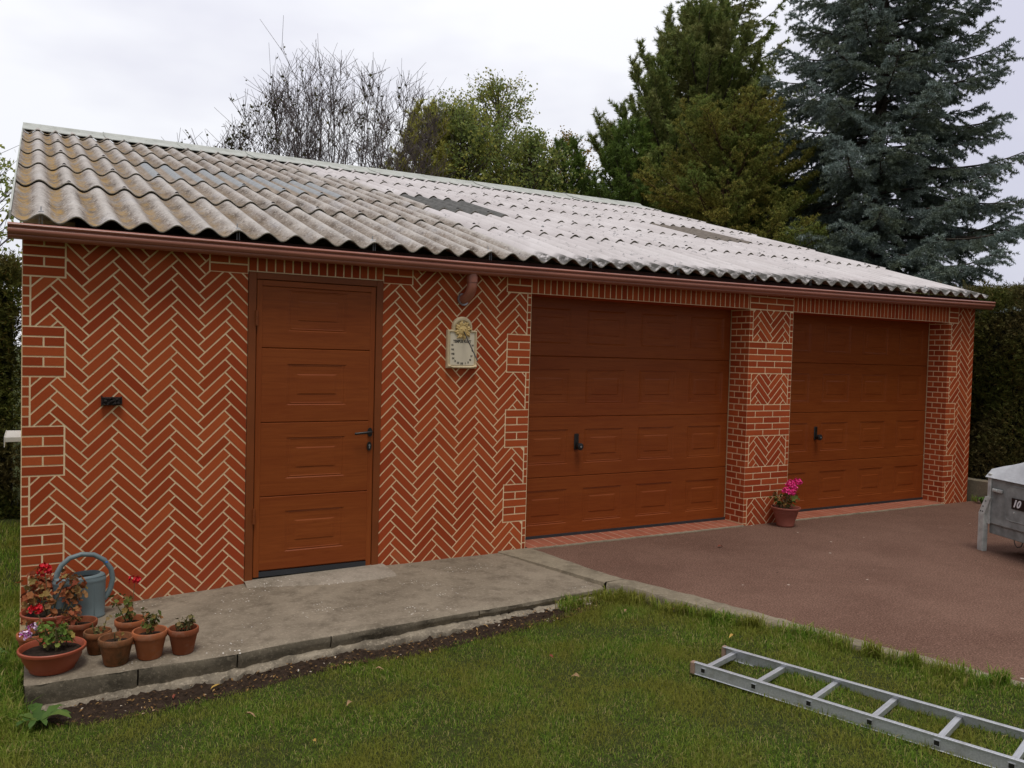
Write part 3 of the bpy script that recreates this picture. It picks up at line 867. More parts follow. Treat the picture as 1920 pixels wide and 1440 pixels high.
PITCH = .1945; CR0 = .100; AMP = .0255; SL = .2996
XLr, XRr = -.055, 9.985
def eave_z(x): return 2.383 + .018 + .0092*(x+.055)
def roof_z(x, y): return eave_z(x) + SL*(y+.10) + AMP*np.cos(2*math.pi*(x-CR0)/PITCH)
laps = [-.135, 1.27, 2.44, 3.60, 4.78, 5.95, 6.66]
V = []; Fq = []; Mi = []
def sheet(xa, xb, ya, yb, lift, mi):
    nx = max(8, int((xb-xa)/PITCH*12)); xs = np.linspace(xa, xb, nx+1); ys = np.linspace(ya, yb, 5)
    base = sum(len(v) for v in V); X, Yg = np.meshgrid(xs, ys, indexing='ij')
    T = .0075
    sl = lift*(1 - (Yg-ya)/(yb-ya))
    Zt = roof_z(X, Yg) + sl + T
    top = np.stack([X, Yg, Zt], -1).reshape(-1, 3); bot = np.stack([X, Yg, Zt-T], -1).reshape(-1, 3)
    V.append(top); V.append(bot); n1 = len(top); k = 5
    for i in range(nx):
        for j in range(4):
            a = base+i*k+j; Fq.append((a, a+k, a+k+1, a+1)); Mi.append(mi)
            a += n1; Fq.append((a, a+1, a+k+1, a+k)); Mi.append(4)
        a = base+i*k; Fq.append((a, a+n1, a+n1+k, a+k)); Mi.append(4)
        a = base+i*k+4; Fq.append((a, a+k, a+n1+k, a+n1)); Mi.append(4)
    for j in range(4):
        a = base+j; Fq.append((a, a+1, a+1+n1, a+n1)); Mi.append(mi)
        a = base+nx*k+j; Fq.append((a, a+n1, a+1+n1, a+1)); Mi.append(mi)
rr = random.Random(4)
bound = [3.66, 3.66, 3.85, 3.7, 3.25, 2.9]
SW = PITCH*5
for r in range(6):
    ya = laps[r]; yb = min(laps[r+1] + .12, 6.66)
    x = XLr
    edges = [XLr]
    e = XLr + SW + .03
    while e < XRr - .25: edges.append(e); e += SW
    # make the tone boundary of this row a sheet edge
    bx = bound[r]; edges = sorted([q for q in edges if abs(q-bx) > .3] + [bx]) + [XRr]
    for qi, (a, b) in enumerate(zip(edges[:-1], edges[1:])):
        mi = 0 if b <= bx + .01 else 1
        if r == 2 and .45 < .5*(a+b) < 3.2 and a < 2.6: mi = 3
        if r == 2 and a < .1: mi = 0
        if r == 2 and abs(.5*(a+b) - 4.5) < .5: mi = 2
        if r == 2 and 7.3 < .5*(a+b) < 9.0: mi = 5
        dy = rr.uniform(-.012, .012) if r else rr.uniform(-.004, .004)
        sheet(a, b + (.04 if b < XRr-.1 else 0), ya+dy, yb, (.017 if r else 0.0) + rr.uniform(0, .005) + (qi % 2)*.0012, mi)
V = np.concatenate(V); Fq = np.array(Fq)
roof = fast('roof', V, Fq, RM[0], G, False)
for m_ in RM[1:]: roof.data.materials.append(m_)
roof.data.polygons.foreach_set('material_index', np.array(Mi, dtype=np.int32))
# smooth the wave surfaces
roof.data.polygons.foreach_set('use_smooth', np.ones(len(Fq), bool)); roof.data.set_sharp_from_angle(angle=R(50))
# ridge capping with short overlapping lengths
mcap = m_roof('cap')
x = XLr - .01; i = 0
while x < XRr - .2:
    b = min(x + .93, XRr)
    mb = MB(); li = .006*(i % 2) + rr.uniform(0, .004)
    y0_, y1_ = 6.02, 6.74
    ex = b + (.06 if b < XRr - .01 else 0)
    def rz(x_, y_): return eave_z(x_) + SL*(y_+.10) + AMP + .014 + li
    pr = [(y0_, .0), (6.50, -.0), (6.58, .035), (6.66, .06), (6.74, .05), (6.80, .015)]
    vs = []
    for xx in (x, x+.02, ex):
        o_ = .008 if xx < x+.015 and i else 0
        vs += [(xx, p[0], rz(xx, min(p[0], 6.55)) + p[1] + o_) for p in pr]
        vs += [(xx, p[0], rz(xx, min(p[0], 6.55)) + p[1] + o_ - .009) for p in reversed(pr)]
    k = 12
    fs = [(q*k+m, q*k+(m+1) % k, (q+1)*k+(m+1) % k, (q+1)*k+m) for q in range(2) for m in range(k)] + [tuple(range(k-1, -1, -1)), tuple(2*k+m for m in range(k))]
    mb.add([(v[0], v[1], v[2]) for v in vs], fs, 0, False)
    mb.build('ridge_cap', mcap, roof)
    x = b; i += 1
# left and right verge flashing
mb = MB()
for XX, s in ((XLr, -1),):
    pts = []
    for yv in np.linspace(-.11, 6.6, 30): pts.append((XX, yv, eave_z(XX) + SL*(yv+.1) + AMP*math.cos(2*math.pi*(XX-CR0)/PITCH)))
    vs = []
    for p in pts: vs += [(p[0]-.014, p[1], p[2]-.02), (p[0]-.014, p[1], p[2]+.024), (p[0]-.002, p[1], p[2]+.027), (p[0]-.002, p[1], p[2]-.02)]
    k = 4
    mb.add(vs, [(q*k+m, q*k+(m+1) % k, (q+1)*k+(m+1) % k, (q+1)*k+m) for q in range(29) for m in range(k)] + [(0, 1, 2, 3), tuple(29*4+m for m in (3, 2, 1, 0))])
mb.build('verge_strip', mcap, roof)
# hook bolts at the eave
for k_ in (0, 6, 11, 16, 21, 26, 31, 35, 40, 45, 49):
    x_ = CR0 + k_*PITCH
    z_ = eave_z(x_) + AMP + .0075
    mb = MB()
    mb.lathe([(0, .012), (.010, .012), (.016, .004), (.024, .001), (.024, -.002)], 12, (x_, -.07, z_))
    mb.tube([(x_, -.07, z_+.01), (x_, -.07, z_+.04)], .0035, 6)
    mb.tube([(x_-.010, -.118, z_-.010), (x_-.010, -.118, z_-.075)], .0016, 6); mb.tube([(x_+.006, -.118, z_-.010), (x_+.006, -.118, z_-.075)], .0016, 6)
    mb.tube([(x_-.014, -.10, z_+.004), (x_+.014, -.112, z_+.006)], .003, 6)
    mb.build('hook_bolt', MAT['galv'], roof)
# bolt heads along the laps, one object each
mb = MB(); mb.lathe([(0, .012), (.007, .010), (.016, .002), (.018, -.004)], 8)
bolt0 = mb.build('roof_bolt', MAT['iron'], roof); nb_ = 0
for r in range(1, 6):
    k_ = 1
    while CR0 + k_*PITCH < XRr - .1 and nb_ < 98:
        x_ = CR0 + k_*PITCH; y_ = laps[r] + .06
        bo = bolt0 if nb_ == 0 else bolt0.copy()
        if nb_: C.objects.link(bo); bo.parent = roof
        bo.location = (x_, y_, float(roof_z(x_, y_)) + .024); nb_ += 1
        k_ += 2 if (k_ % 5) else 4

# ---------------------------------------------------------------- things on the wall
# rusty bracket
mb = MB(); r5 = random.Random(2)
X0, X1, Z0, Z1 = .447, .565, 1.243, 1.303
mb.box(X0+.006, X1-.006, -.028, -.002, Z0+.004, Z1-.003, 0, .004)
for q in range(26):
    cx_, cz_ = r5.uniform(X0+.012, X1-.012), r5.uniform(Z0+.008, Z1-.008); rr_ = r5.uniform(.005, .012)
    mb.lathe([(0, -rr_), (rr_*.7, -rr_*.7), (rr_, 0), (rr_*.7, rr_*.7), (0, rr_)], 7, (cx_, -.03 + r5.uniform(-.004, .004), cz_))
mb.box(X0-.002, X0+.005, -.034, -.001, Z0, Z1+.006, 0, .001); mb.box(X1-.005, X1+.002, -.034, -.001, Z0+.01, Z1+.001, 0, .001)
tag(mb.build('wall_bracket', MAT['iron']), 'small rusty black iron bracket fixed to the herringbone wall left of the door', 'bracket')

# sundial
SDm = simple('sundial_stone', (.62, .50, .31), .8, .12, 14, .2, 0, .3)
SDf = simple('sundial_face', (.72, .63, .47), .75, .05, 8, .2)
SDi = simple('sundial_ink', (.045, .04, .035), .7, .1, 8, .2)
SDg = simple('sundial_gilt', (.66, .47, .19), .6, .15, 30, .3, 0, .3)
sdl = empty('sundial', (3.024, 0, 1.524))
tag(sdl, 'cream arched sundial plaque hung on the herringbone wall right of the door', 'sundial')
def arch(w_, h_, r_, zsh, n=18):
    """w half-width, h shoulder height, r arch radius"""
    p = [(-w_, 0), (w_, 0), (w_, h_), (r_, h_), (r_, h_+zsh)]
    p += [(r_*math.cos(t), h_+zsh + r_*math.sin(t)) for t in np.linspace(0, math.pi, n)[1:-1]]
    p += [(-r_, h_+zsh), (-r_, h_), (-w_, h_)]
    return p
hw = .131
mb = MB(); mb.prism(arch(hw, .304, .087, .020), -.026, -.001)
mb.build('plate', SDm, sdl)
def ring(outer, inner, y0, y1, mb):
    n = len(outer); vs = [(p[0], y0, p[1]) for p in outer] + [(p[0], y1, p[1]) for p in inner]
    mb.add(vs, [(i, (i+1) % n, (i+1) % n+n, i+n) for i in range(n)])
mb = MB()
o1 = arch(hw, .304, .087, .020); o2 = arch(hw-.006, .298, .081, .020); o3 = arch(hw-.013, .291, .074, .020); o4 = arch(hw-.019, .285, .068, .020)
o2 = [(p[0], p[1] + (.006 if i < 2 else 0)) for i, p in enumerate(o2)]; o3 = [(p[0], p[1] + (.013 if i < 2 else 0)) for i, p in enumerate(o3)]; o4 = [(p[0], p[1] + (.020 if i < 2 else 0)) for i, p in enumerate(o4)]
ring(o1, o2, -.026, -.036, mb); ring(o2, o3, -.036, -.036, mb); ring(o3, o4, -.036, -.0275, mb)
mb.build('moulded_frame', SDm, sdl)
mb = MB(); mb.box(-.106, .106, -.0285, -.0262, .026, .288, 0); mb.build('dial_face', SDf, sdl)
for sx in (-1, 1):
    mb = MB()
    mb.lathe([(0, -.012), (.010, -.010), (.016, 0), (.010, .010), (0, .012)], 10, (sx*.114, -.036, .016))
    mb.tube([(sx*.128, -.036, .03), (sx*.118, -.040, .02), (sx*.10, -.040, .012), (sx*.085, -.036, .012)], [.003, .006, .006, .003], 8)
    mb.build('corner_scroll', SDm, sdl)
# sun relief, with curled rays
mb = MB(); cz_ = .302
mb.lathe([(.052, 0), (.050, .006), (.040, .011), (.022, .016), (0, .018)], 28)
mb.v = [(v[0], -.028 - v[2], cz_ + v[1]) for v in mb.v]
for k_ in range(16):
    t = 2*math.pi*k_/16 + .1; rl = .080 if k_ % 2 == 0 else .068; bend = .18 if k_ % 2 == 0 else -.14
    P0 = (.045*math.cos(t), -.033, cz_ + .045*math.sin(t)); P1 = (.060*math.cos(t+bend*.6), -.037, cz_ + .060*math.sin(t+bend*.6)); P2 = (rl*math.cos(t+bend*.1), -.033, cz_ + rl*math.sin(t+bend*.1))
    mb.tube([P0, P1, P2], [.012, .009, .003], 7)
for sx in (-1, 1):
    mb.lathe([(0, -.005), (.006, 0), (0, .005)], 8, (sx*.017, -.045, cz_+.012))
mb.tube([(0, -.045, cz_+.012), (0, -.053, cz_-.005), (0, -.046, cz_-.008)], [.003, .005, .002], 7)
mb.tube([(-.014, -.044, cz_-.022), (0, -.047, cz_-.026), (.014, -.044, cz_-.022)], [.002, .004, .002], 7)
mb.build('sun_relief', SDg, sdl)
mb = MB(); mb.tube([(.006, -.040, .292), (.006, -.285, .065)], .0048, 8); mb.build('gnomon', MAT['black'], sdl)

def text_mesh(name, txt, size, mat, parent, loc, rot, align='CENTER', extrude=.0005, bold=0.0, shear=0.0):
    cu_ = bpy.data.curves.new(name, 'FONT'); cu_.body = txt; cu_.size = size; cu_.align_x = align; cu_.align_y = 'CENTER'
    cu_.extrude = extrude; cu_.offset = bold; cu_.shear = shear; cu_.resolution_u = 3
    t = bpy.data.objects.new(name, cu_); C.objects.link(t)
    dg = bpy.context.evaluated_depsgraph_get(); dg.update()
    me = bpy.data.meshes.new_from_object(t.evaluated_get(dg))
    bpy.data.objects.remove(t); me.name = name
    me.materials.clear(); me.materials.append(mat)
    o = bpy.data.objects.new(name, me); C.objects.link(o); o.parent = parent
    o.location = loc; o.rotation_euler = rot
    return o
def wall_text(name, txt, size, x_, z_, bold=.0006):
    return text_mesh(name, txt, size, SDi, sdl, (x_, -.0292, z_), (R(90), 0, 0), bold=bold)
mt_ = wall_text('motto', 'TEMPUS FUGIT', .0300, -.001, .2125, .0011); mt_.scale = (.80, 1, 1)
for txt, x_, z_ in [('VI', -.088, .183), ('VII', -.085, .148), ('VIII', -.082, .113), ('IX', -.078, .078), ('X', -.060, .056), ('XI', -.034, .043), ('XII', -.002, .038), ('I', .030, .040), ('II', .055, .048), ('III', .073, .068), ('IV', .084, .098), ('V', .090, .140), ('VI', .092, .183)]:
    wall_text('numeral', txt, .0205, x_, z_, .0008)

# white ribbed shelf on the gable side
mb = MB()
for i in range(9):
    y_ = .55 + i*.055
    mb.box(-.098, -.0, y_, y_+.053, .965 - .004*(i % 2), 1.0, 0, .003)
mb.box(-.104, -.098, .55, 1.05, .93, 1.002, 0, .002)
sh = mb.build('side_shelf', simple('white_pvc', (.62, .60, .56), .5, .08, 5))
tag(sh, 'white ribbed plastic shelf sticking out past the left corner of the garage', 'shelf')

# ---------------------------------------------------------------- ladder
Rg = empty('ladder', (3.175, -2.62, -.062), math.atan2(-.955, .300))
tag(Rg, 'aluminium ladder lying on the lawn beside the driveway kerb', 'ladder')
LW = .345; LH = .064; LL = 3.0
for s in (0, 1):
    mb = MB(); y0_ = 0 if s == 0 else LW
    # C-section rail, web with flanges
    mb.box(0, LL, y0_-.002, y0_+.004, .004, LH-.004, 0)
    e = (-.006, .018) if s == 0 else (-.014, .010)
    mb.box(0, LL, y0_+e[0], y0_+e[1], LH-.0045, LH+.002, 0, .0015); mb.box(0, LL, y0_+e[0], y0_+e[1], 0, .0045, 0, .0015)
    rl = mb.build('rail', MAT['alu'], Rg)
    mb = MB(); mb.box(-.012, .014, y0_-.012, y0_+.02, .0, LH+.003, 0, .005); mb.build('end_cap', simple('ladder_cap', (.30, .20, .14), .7, .2), rl)
    mb = MB()
for i in range(11):
    xx = .065 + .2905*i
    mb = MB(); zc = .033
    # hollow square rung poking through the webs
    a, b, t = xx-.0135, xx+.0135, .0022
    mb.box(a, b, -.007, LW+.009, zc+.0135-t, zc+.0135, 0); mb.box(a, b, -.007, LW+.009, zc-.0135, zc-.0135+t, 0)
    mb.box(a, a+t, -.0065, LW+.0085, zc-.0135+t, zc+.0135-t, 0); mb.box(b-t, b, -.0065, LW+.0085, zc-.0135+t, zc+.0135-t, 0)
    mb.box(a+t, b-t, .004, .006, zc-.0135+t, zc+.0135-t, 1); mb.box(a+t, b-t, -.0055, -.0045, zc-.0135+t, zc+.0135-t, 1)  # black plates inside the tube end stand for the shade in its hollow
    mb.build('rung', [MAT['alu'], MAT['black']], Rg)

# ---------------------------------------------------------------- trailer
tdir = Vector((-.379, -.925, 0))   # along visible face towards the viewer
TR = empty('trailer', (7.43, -1.70, 0), math.atan2(tdir.y, tdir.x))
tag(TR, 'grey box trailer with pale tarpaulin cover at the right edge of the drive', 'trailer')
# local: x towards viewer, y = away from visible face (left of tdir?)
tg = simple('trailer_paint', (.25, .265, .25), .55, .38, 9, .3)
tgl = simple('trailer_light', (.47, .48, .44), .5, .28, 14, .3)
tdk = simple('trailer_under', (.02, .02, .02), .9)
def m_tarp():
    m = NM('tarpaulin', .55, .3)
    c = m.ramp(m.noise(5, 6), [(.3, (.36, .37, .38)), (.7, (.55, .56, .57))])
    m.color(c).bump(m.noise(6, 5, .6), .5, .03); return m.m
TL, TWd = 2.0, 1.15; yo = .03
mb = MB(); mb.box(.0, TL, yo, yo+TWd, .25, .68, 0, .012)
# pressed door outline
def rrect(x0, x1, z0, z1, r, n=6):
    p = []
    for cx_, cz_, a0 in ((x1-r, z0+r, -90), (x1-r, z1-r, 0), (x0+r, z1-r, 90), (x0+r, z0+r, 180)):
        for i in range(n+1):
            t = R(a0 + 90*i/n); p.append((cx_ + r*math.cos(t), cz_ + r*math.sin(t)))
    return p
body = mb.build('body', tg, TR)
mb = MB(); A_ = rrect(.20, 1.2, .32, .63, .06); B_ = rrect(.206, 1.194, .326, .624, .055); D_ = rrect(.212, 1.188, .332, .618, .05); n = len(A_)
vs = [(p[0], yo-.0005, p[1]) for p in A_] + [(p[0], yo-.006, p[1]) for p in B_] + [(p[0], yo-.004, p[1]) for p in D_]
mb.add(vs, [(i, (i+1) % n, (i+1) % n+n, i+n) for i in range(n)] + [(i+n, (i+1) % n+n, (i+1) % n+2*n, i+2*n) for i in range(n)] + [tuple(2*n+i for i in range(n))])
mb.build('side_hatch', tg, body)
mb = MB(); mb.box(-.01, TL, yo+.02, yo+TWd-.02, .165, .249, 0, .004); mb.build('chassis', tg, TR)
mb = MB(); mb.box(.05, TL-.05, yo+.25, yo+TWd-.25, .10, .164, 0); mb.build('underframe', tdk, TR)
mb = MB(); mb.box(-.012, .03, yo-.012, yo+.0, .25, .70, 0, .003); mb.box(-.014, -.001, yo, yo+.04, .25, .70, 0, .002)
mb.build('corner_post', tgl, TR)
# tarp dome with overhanging hem
nx, nyy = 30, 20; xs = np.linspace(-.03, TL+.03, nx); ys = np.linspace(yo-.025, yo+TWd+.025, nyy)
X, Y = np.meshgrid(xs, ys, indexing='ij')
u_ = np.clip((X+.03)/.55, 0, 1); v_ = np.sin(np.clip((Y-ys[0])/(ys[-1]-ys[0]), 0, 1)*math.pi)
r9 = np.random.default_rng(9)
Z = .715 + .035*np.minimum(1, np.minimum((X-xs[0])/.06, 1)) + .25*(v_**.55)*smooth01(u_*.9+.1) + .006*np.sin(X*17+Y*9) + r9.normal(0, .002, X.shape)
Z[0, :] = .685; Z[-1, :] = .685; Z[:, 0] = .665; Z[:, -1] = .665; Z[:, 1] = np.maximum(Z[:, 1]*.0+.735, .70)
Vt = np.stack([X, Y, Z], -1).reshape(-1, 3); i = np.arange(nx-1)[:, None]*nyy + np.arange(nyy-1)[None, :]
fast('tarpaulin', Vt, np.stack([i, i+nyy, i+nyy+1, i+1], -1).reshape(-1, 4), m_tarp(), TR, True)
# prop / lamp bracket at the far corner
mb = MB()
mb.box(-.075, -.005, -.012, .035, .0, .33, 0, .003)
mb.add([(-.075, -.012, .33), (-.005, -.012, .33), (-.005, .035, .33), (-.075, .035, .33), (-.028, .012, .49), (.042, .012, .49), (.042, .035, .49), (-.028, .035, .49)],
       [(0, 1, 5, 4), (1, 2, 6, 5), (2, 3, 7, 6), (3, 0, 4, 7), (4, 5, 6, 7)])
pr_ = mb.build('corner_bracket', tgl, TR)
mb = MB()
for (bx_, bz_) in ((-.045, .36), (-.030, .36), (-.02, .42), (-.012, .455)): mb.lathe([(0, .004), (.006, .003), (.007, 0)], 8)
for q, (bx_, bz_) in enumerate(((-.050, .355), (-.025, .355), (-.03, .40), (-.008, .45))):
    for j in range(24):
        v = mb.v[q*24+j]; f_ = (bz_-.33)/.16
        mb.v[q*24+j] = (bx_ + v[0], -.013 + .024*f_ - v[2], bz_ + v[1])
mb.build('bolts', MAT['black'], pr_)
mb = MB(); mb.box(.05, .17, yo-.018, yo-.001, .545, .575, 0, .004); mb.box(.07, .12, yo-.03, yo-.016, .55, .572, 0, .004); mb.build('latch', tgl, body)
mb = MB(); mb.box(.285, .50, yo-.010, yo-.0045, .435, .53, 0, .002)
pl_ = mb.build('name_plate', MAT['black'], body)
wt = simple('white_letter', (.75, .75, .75), .5, .02)
text_mesh('plate_lettering', '10', .088, wt, pl_, (.297, yo-.0106, .482), (R(90), 0, 0), 'LEFT', .0006, .0035, .35)
mb = MB(); mb.lathe([(0, .006), (.008, .005), (.010, 0)], 10); mb.v = [(.315 + v[0], yo-.0045-v[2], .405 + v[1]) for v in mb.v]; mb.build('plate_screw', tgl, body)
# wheel, mudguard
for yw in (yo+.12, yo+TWd-.12):
    mb = MB(); mb.lathe([(.10, -.07), (.20, -.08), (.245, -.06), (.255, -.03), (.255, .03), (.245, .06), (.20, .08), (.10, .07)], 32)
    mb.v = [(1.0 + v[0], yw + v[2], .255 + v[1]) for v in mb.v]
    wh = mb.build('wheel', tdk, TR)
    mb = MB(); mb.lathe([(0, -.03), (.06, -.045), (.11, -.04), (.15, -.07), (.15, .07), (.11, .03), (0, .03)], 24)
    mb.v = [(1.0 + v[0], yw + v[2], .255 + v[1]) for v in mb.v]; mb.build('rim', tgl, wh)
mb = MB(); mb.tube([(TL, yo+.5*TWd, .21), (TL+.5, yo+.5*TWd, .21), (TL+1.1, yo+.5*TWd, .22)], .03, 8); mb.build('drawbar', tg, TR)
mb = MB(); mb.tube([(.30, yo+.02, .165), (.32, yo+.015, .13), (.35, yo+.01, .115), (.39, yo+.015, .13), (.40, yo+.02, .165)], .004, 6); mb.build('hanging_cable', tdk, TR)
#==PART2==
# ---------------------------------------------------------------- watering can
wc = simple('blue_grey_plastic', (.155, .20, .205), .42, .12, 5, .35)
wcd = simple('can_mouth_shade', (.01, .012, .012), .9)
WC = empty('watering_can', (.322, -.165, float(slab_z(.33, -.16))+.002), R(4))
tag(WC, 'blue grey plastic watering can standing against the wall behind the pots', 'watering can')
mb = MB(); a_, b_ = .152, .088
mb.lathe([(0, .001), (.90, .0), (.96, .008), (.97, .016), (.94, .022), (.955, .10), (.975, .225), (.985, .232), (1.0, .236), (1.0, .246), (.98, .251), (.965, .262)], 44, (0, 0, 0), (a_, b_))
n0 = len(mb.v)
mb.v = [(math.copysign(abs(v[0]/a_)**.8, v[0])*a_, math.copysign(abs(v[1]/b_)**.8, v[1])*b_, v[2]) for v in mb.v]
prof = [(.965, .262), (.92, .270), (.82, .275), (.66, .277)]
vs = []; nn = 44
for r_, z_ in prof:
    for k in range(nn):
        t = 2*math.pi*k/nn
        shx = .22*(1 - (r_-.62)/.345)*a_
        vs.append((shx + r_*math.cos(t)*a_*(1 - .12*(1-(r_-.62)/.345)), r_*math.sin(t)*b_, z_ + .004*math.cos(t)*(1-(r_-.62)/.345) - .006*math.sin(t)*-1*(r_ < .7)))
mb.add(vs, [(i*nn+k, i*nn+(k+1) % nn, (i+1)*nn+(k+1) % nn, (i+1)*nn+k) for i in range(3) for k in range(nn)], 0, True)
# inner lip going down
lip = [(v[0], v[1], v[2]-.05) for v in vs[-nn:]]
mb.add(vs[-nn:] + lip, [(k, (k+1) % nn, (k+1) % nn+nn, k+nn) for k in range(nn)], 0, True)
mb.add([(v[0]*.98, v[1]*.98, v[2]-.03) for v in vs[-nn:]], [tuple(range(nn))], 1)  # near-black disc across the mouth, standing for the shade inside the can
for s_ in (-.5, .5): mb.tube([(a_*s_, -b_*.86, .03), (a_*s_, -b_*.875, .22)], .004, 6)
can = mb.build('can_body', [wc, wcd], WC)
mb = MB()
hp = [(-.128, 0, .262), (-.122, 0, .30), (-.10, 0, .345), (-.055, 0, .385), (.01, 0, .402), (.08, 0, .392), (.14, 0, .352), (.18, 0, .29), (.19, 0, .225), (.178, 0, .165), (.155, 0, .120), (.138, 0, .105)]
mb.tube(hp, [.018, .0165, .0155, .015, .015, .015, .0155, .016, .016, .016, .017, .019], 14)
mb.build('handle', wc, WC)
mb = MB(); mb.tube([(-.12, 0, .06), (-.17, -.004, .105), (-.225, -.006, .165), (-.26, -.006, .20), (-.272, -.006, .212)], [.030, .024, .018, .015, .022], 14)
mb.build('spout', wc, WC)
mb = MB(); mb.box(.145, .158, -.017, -.014, .336, .345); o_ = mb.build('sticker', simple('blue_sticker', (.05, .2, .6), .3), can)

# ---------------------------------------------------------------- potted geraniums
def leafmat(name, stops): return m_leaf(name, stops, .55, None, .2)
GL = leafmat('geranium_green', [(0, (.075, .13, .022)), (.5, (.13, .20, .035)), (.85, (.21, .26, .05)), (1, (.35, .26, .07))])
GR = leafmat('geranium_red_autumn', [(0, (.16, .035, .018)), (.35, (.30, .085, .035)), (.7, (.33, .14, .05)), (.9, (.24, .17, .05)), (1, (.40, .20, .09))])
GM = leafmat('geranium_mixed', [(0, (.06, .085, .02)), (.4, (.12, .14, .03)), (.6, (.25, .12, .04)), (.8, (.30, .09, .04)), (1, (.16, .19, .04))])
GO = leafmat('geranium_olive', [(0, (.075, .07, .025)), (.5, (.15, .14, .05)), (.8, (.26, .17, .07)), (1, (.13, .16, .05))])
PR = simple('petal_red', (.50, .005, .012), .5, .25, 90); PP = simple('petal_pink', (.85, .045, .25), .5, .3, 90)
PL = None
def m_lilac():
    m = NM('petal_lilac', .5, .2); c = m.ramp(m.noise(70, 2), [(.42, (.42, .06, .30)), (.52, (.75, .45, .66)), (.6, (.82, .72, .80))]); m.color(c); return m.m
PL = m_lilac()
STM = simple('geranium_stem', (.14, .12, .05), .7, .3, 20)

def leaf_poly(c, nrm, up, r, lobes=7, cup=.25, rr=random):
    """round, lobed, slightly cupped leaf as a fan"""
    nrm = Vector(nrm).normalized(); u = nrm.cross(Vector(up)).normalized(); v = nrm.cross(u)
    c = Vector(c); pts = [c - nrm*r*cup*.4]
    n = lobes*2
    for k in range(n):
        t = 2*math.pi*k/n + .3; q = r*(1.0 if k % 2 == 0 else .80)*rr.uniform(.9, 1.08)
        if k == 0: q *= .45
        pts.append(c + u*math.cos(t)*q + v*math.sin(t)*q + nrm*r*cup*rr.uniform(-.2, 1.0)*.8)
    return pts, [(0, 1+k, 1+(k+1) % n) for k in range(n)]
def plant(parent, zs, r0, height, nst, nlf, lr, lmat, rr, flowers=(), lean=(0, 0), center=(0, 0), droop=.3):
    st = MB(); lf = MB(); cx_, cy_ = center
    tips = []
    for i in range(nst):
        a = rr.uniform(0, 2*math.pi); s = rr.uniform(.1, .5)*r0; e = rr.uniform(.5, 1.0)*r0
        p0 = Vector((cx_ + s*math.cos(a), cy_ + s*math.sin(a), zs-.01)); hgt = height*rr.uniform(.55, 1.0)
        p2 = Vector((cx_ + e*math.cos(a)*1.1 + lean[0]*rr.random(), cy_ + e*math.sin(a)*1.1 + lean[1]*rr.random(), zs + hgt))
        p1 = (p0+p2)*.5 + Vector((rr.uniform(-.3, .3)*r0, rr.uniform(-.3, .3)*r0, -.05*hgt))
        P = [p0.lerp(p1, t).lerp(p1.lerp(p2, t), t) for t in (0, .25, .5, .75, 1)]
        st.tube(P, [.0042, .004, .0035, .003, .0022], 6); tips.append((P, hgt))
    for i in range(nlf):
        P, hg = tips[i % nst]; t = rr.uniform(.35, 1.0); f = t*4; j = min(3, int(f)); q = P[j].lerp(P[j+1], f-j)
        a = rr.uniform(0, 2*math.pi); l = rr.uniform(.4, 1.3)*lr*1.5
        d = Vector((math.cos(a), math.sin(a), rr.uniform(-droop, .9)))
        c = q + d*l
        st.tube([q, q + d*l*.5 + Vector((0, 0, .004)), c], [.0012, .001, .0009], 4)
        nr = Vector((math.cos(a)*.6 + rr.uniform(-.4, .4), math.sin(a)*.6 + rr.uniform(-.4, .4), rr.uniform(.2, 1.0)))
        pts, fs = leaf_poly(c, nr, (.1, .2, 1) if abs(nr.z) < .9 else (1, 0, 0), lr*rr.uniform(.55, 1.1), 6, rr.uniform(.1, .7), rr)
        lf.add(pts, fs)
    st.build('stem', STM, parent); lf.build('foliage', lmat, parent)
    for (dx, dy, dz, fr, mat) in flowers:
        fb = MB(); c = Vector((dx, dy, dz))
        for i in range(int(34*(fr/.03)**1.2)):
            z = rr.uniform(-.5, 1); a = rr.uniform(0, 2*math.pi); s = math.sqrt(1-z*z)
            d = Vector((s*math.cos(a), s*math.sin(a), z)); pc = c + d*fr*rr.uniform(.65, 1.0)
            pts, fs = leaf_poly(pc, d + Vector((rr.uniform(-.5, .5), rr.uniform(-.5, .5), rr.uniform(-.5, .5))), (.3, .9, .1), fr*rr.uniform(.28, .42), 3, .4, rr)
            fb.add(pts, fs)
        st2 = MB(); base = Vector((cx_ + (dx-cx_)*.3, cy_ + (dy-cy_)*.3, zs))
        st2.tube([base, (base+c)*.5 + Vector((0, 0, .02)), c - Vector((0, 0, fr*.3))], [.0026, .002, .002], 5)
        fl = fb.build('flower', mat, parent); st2.build('flower_stalk', STM, fl)
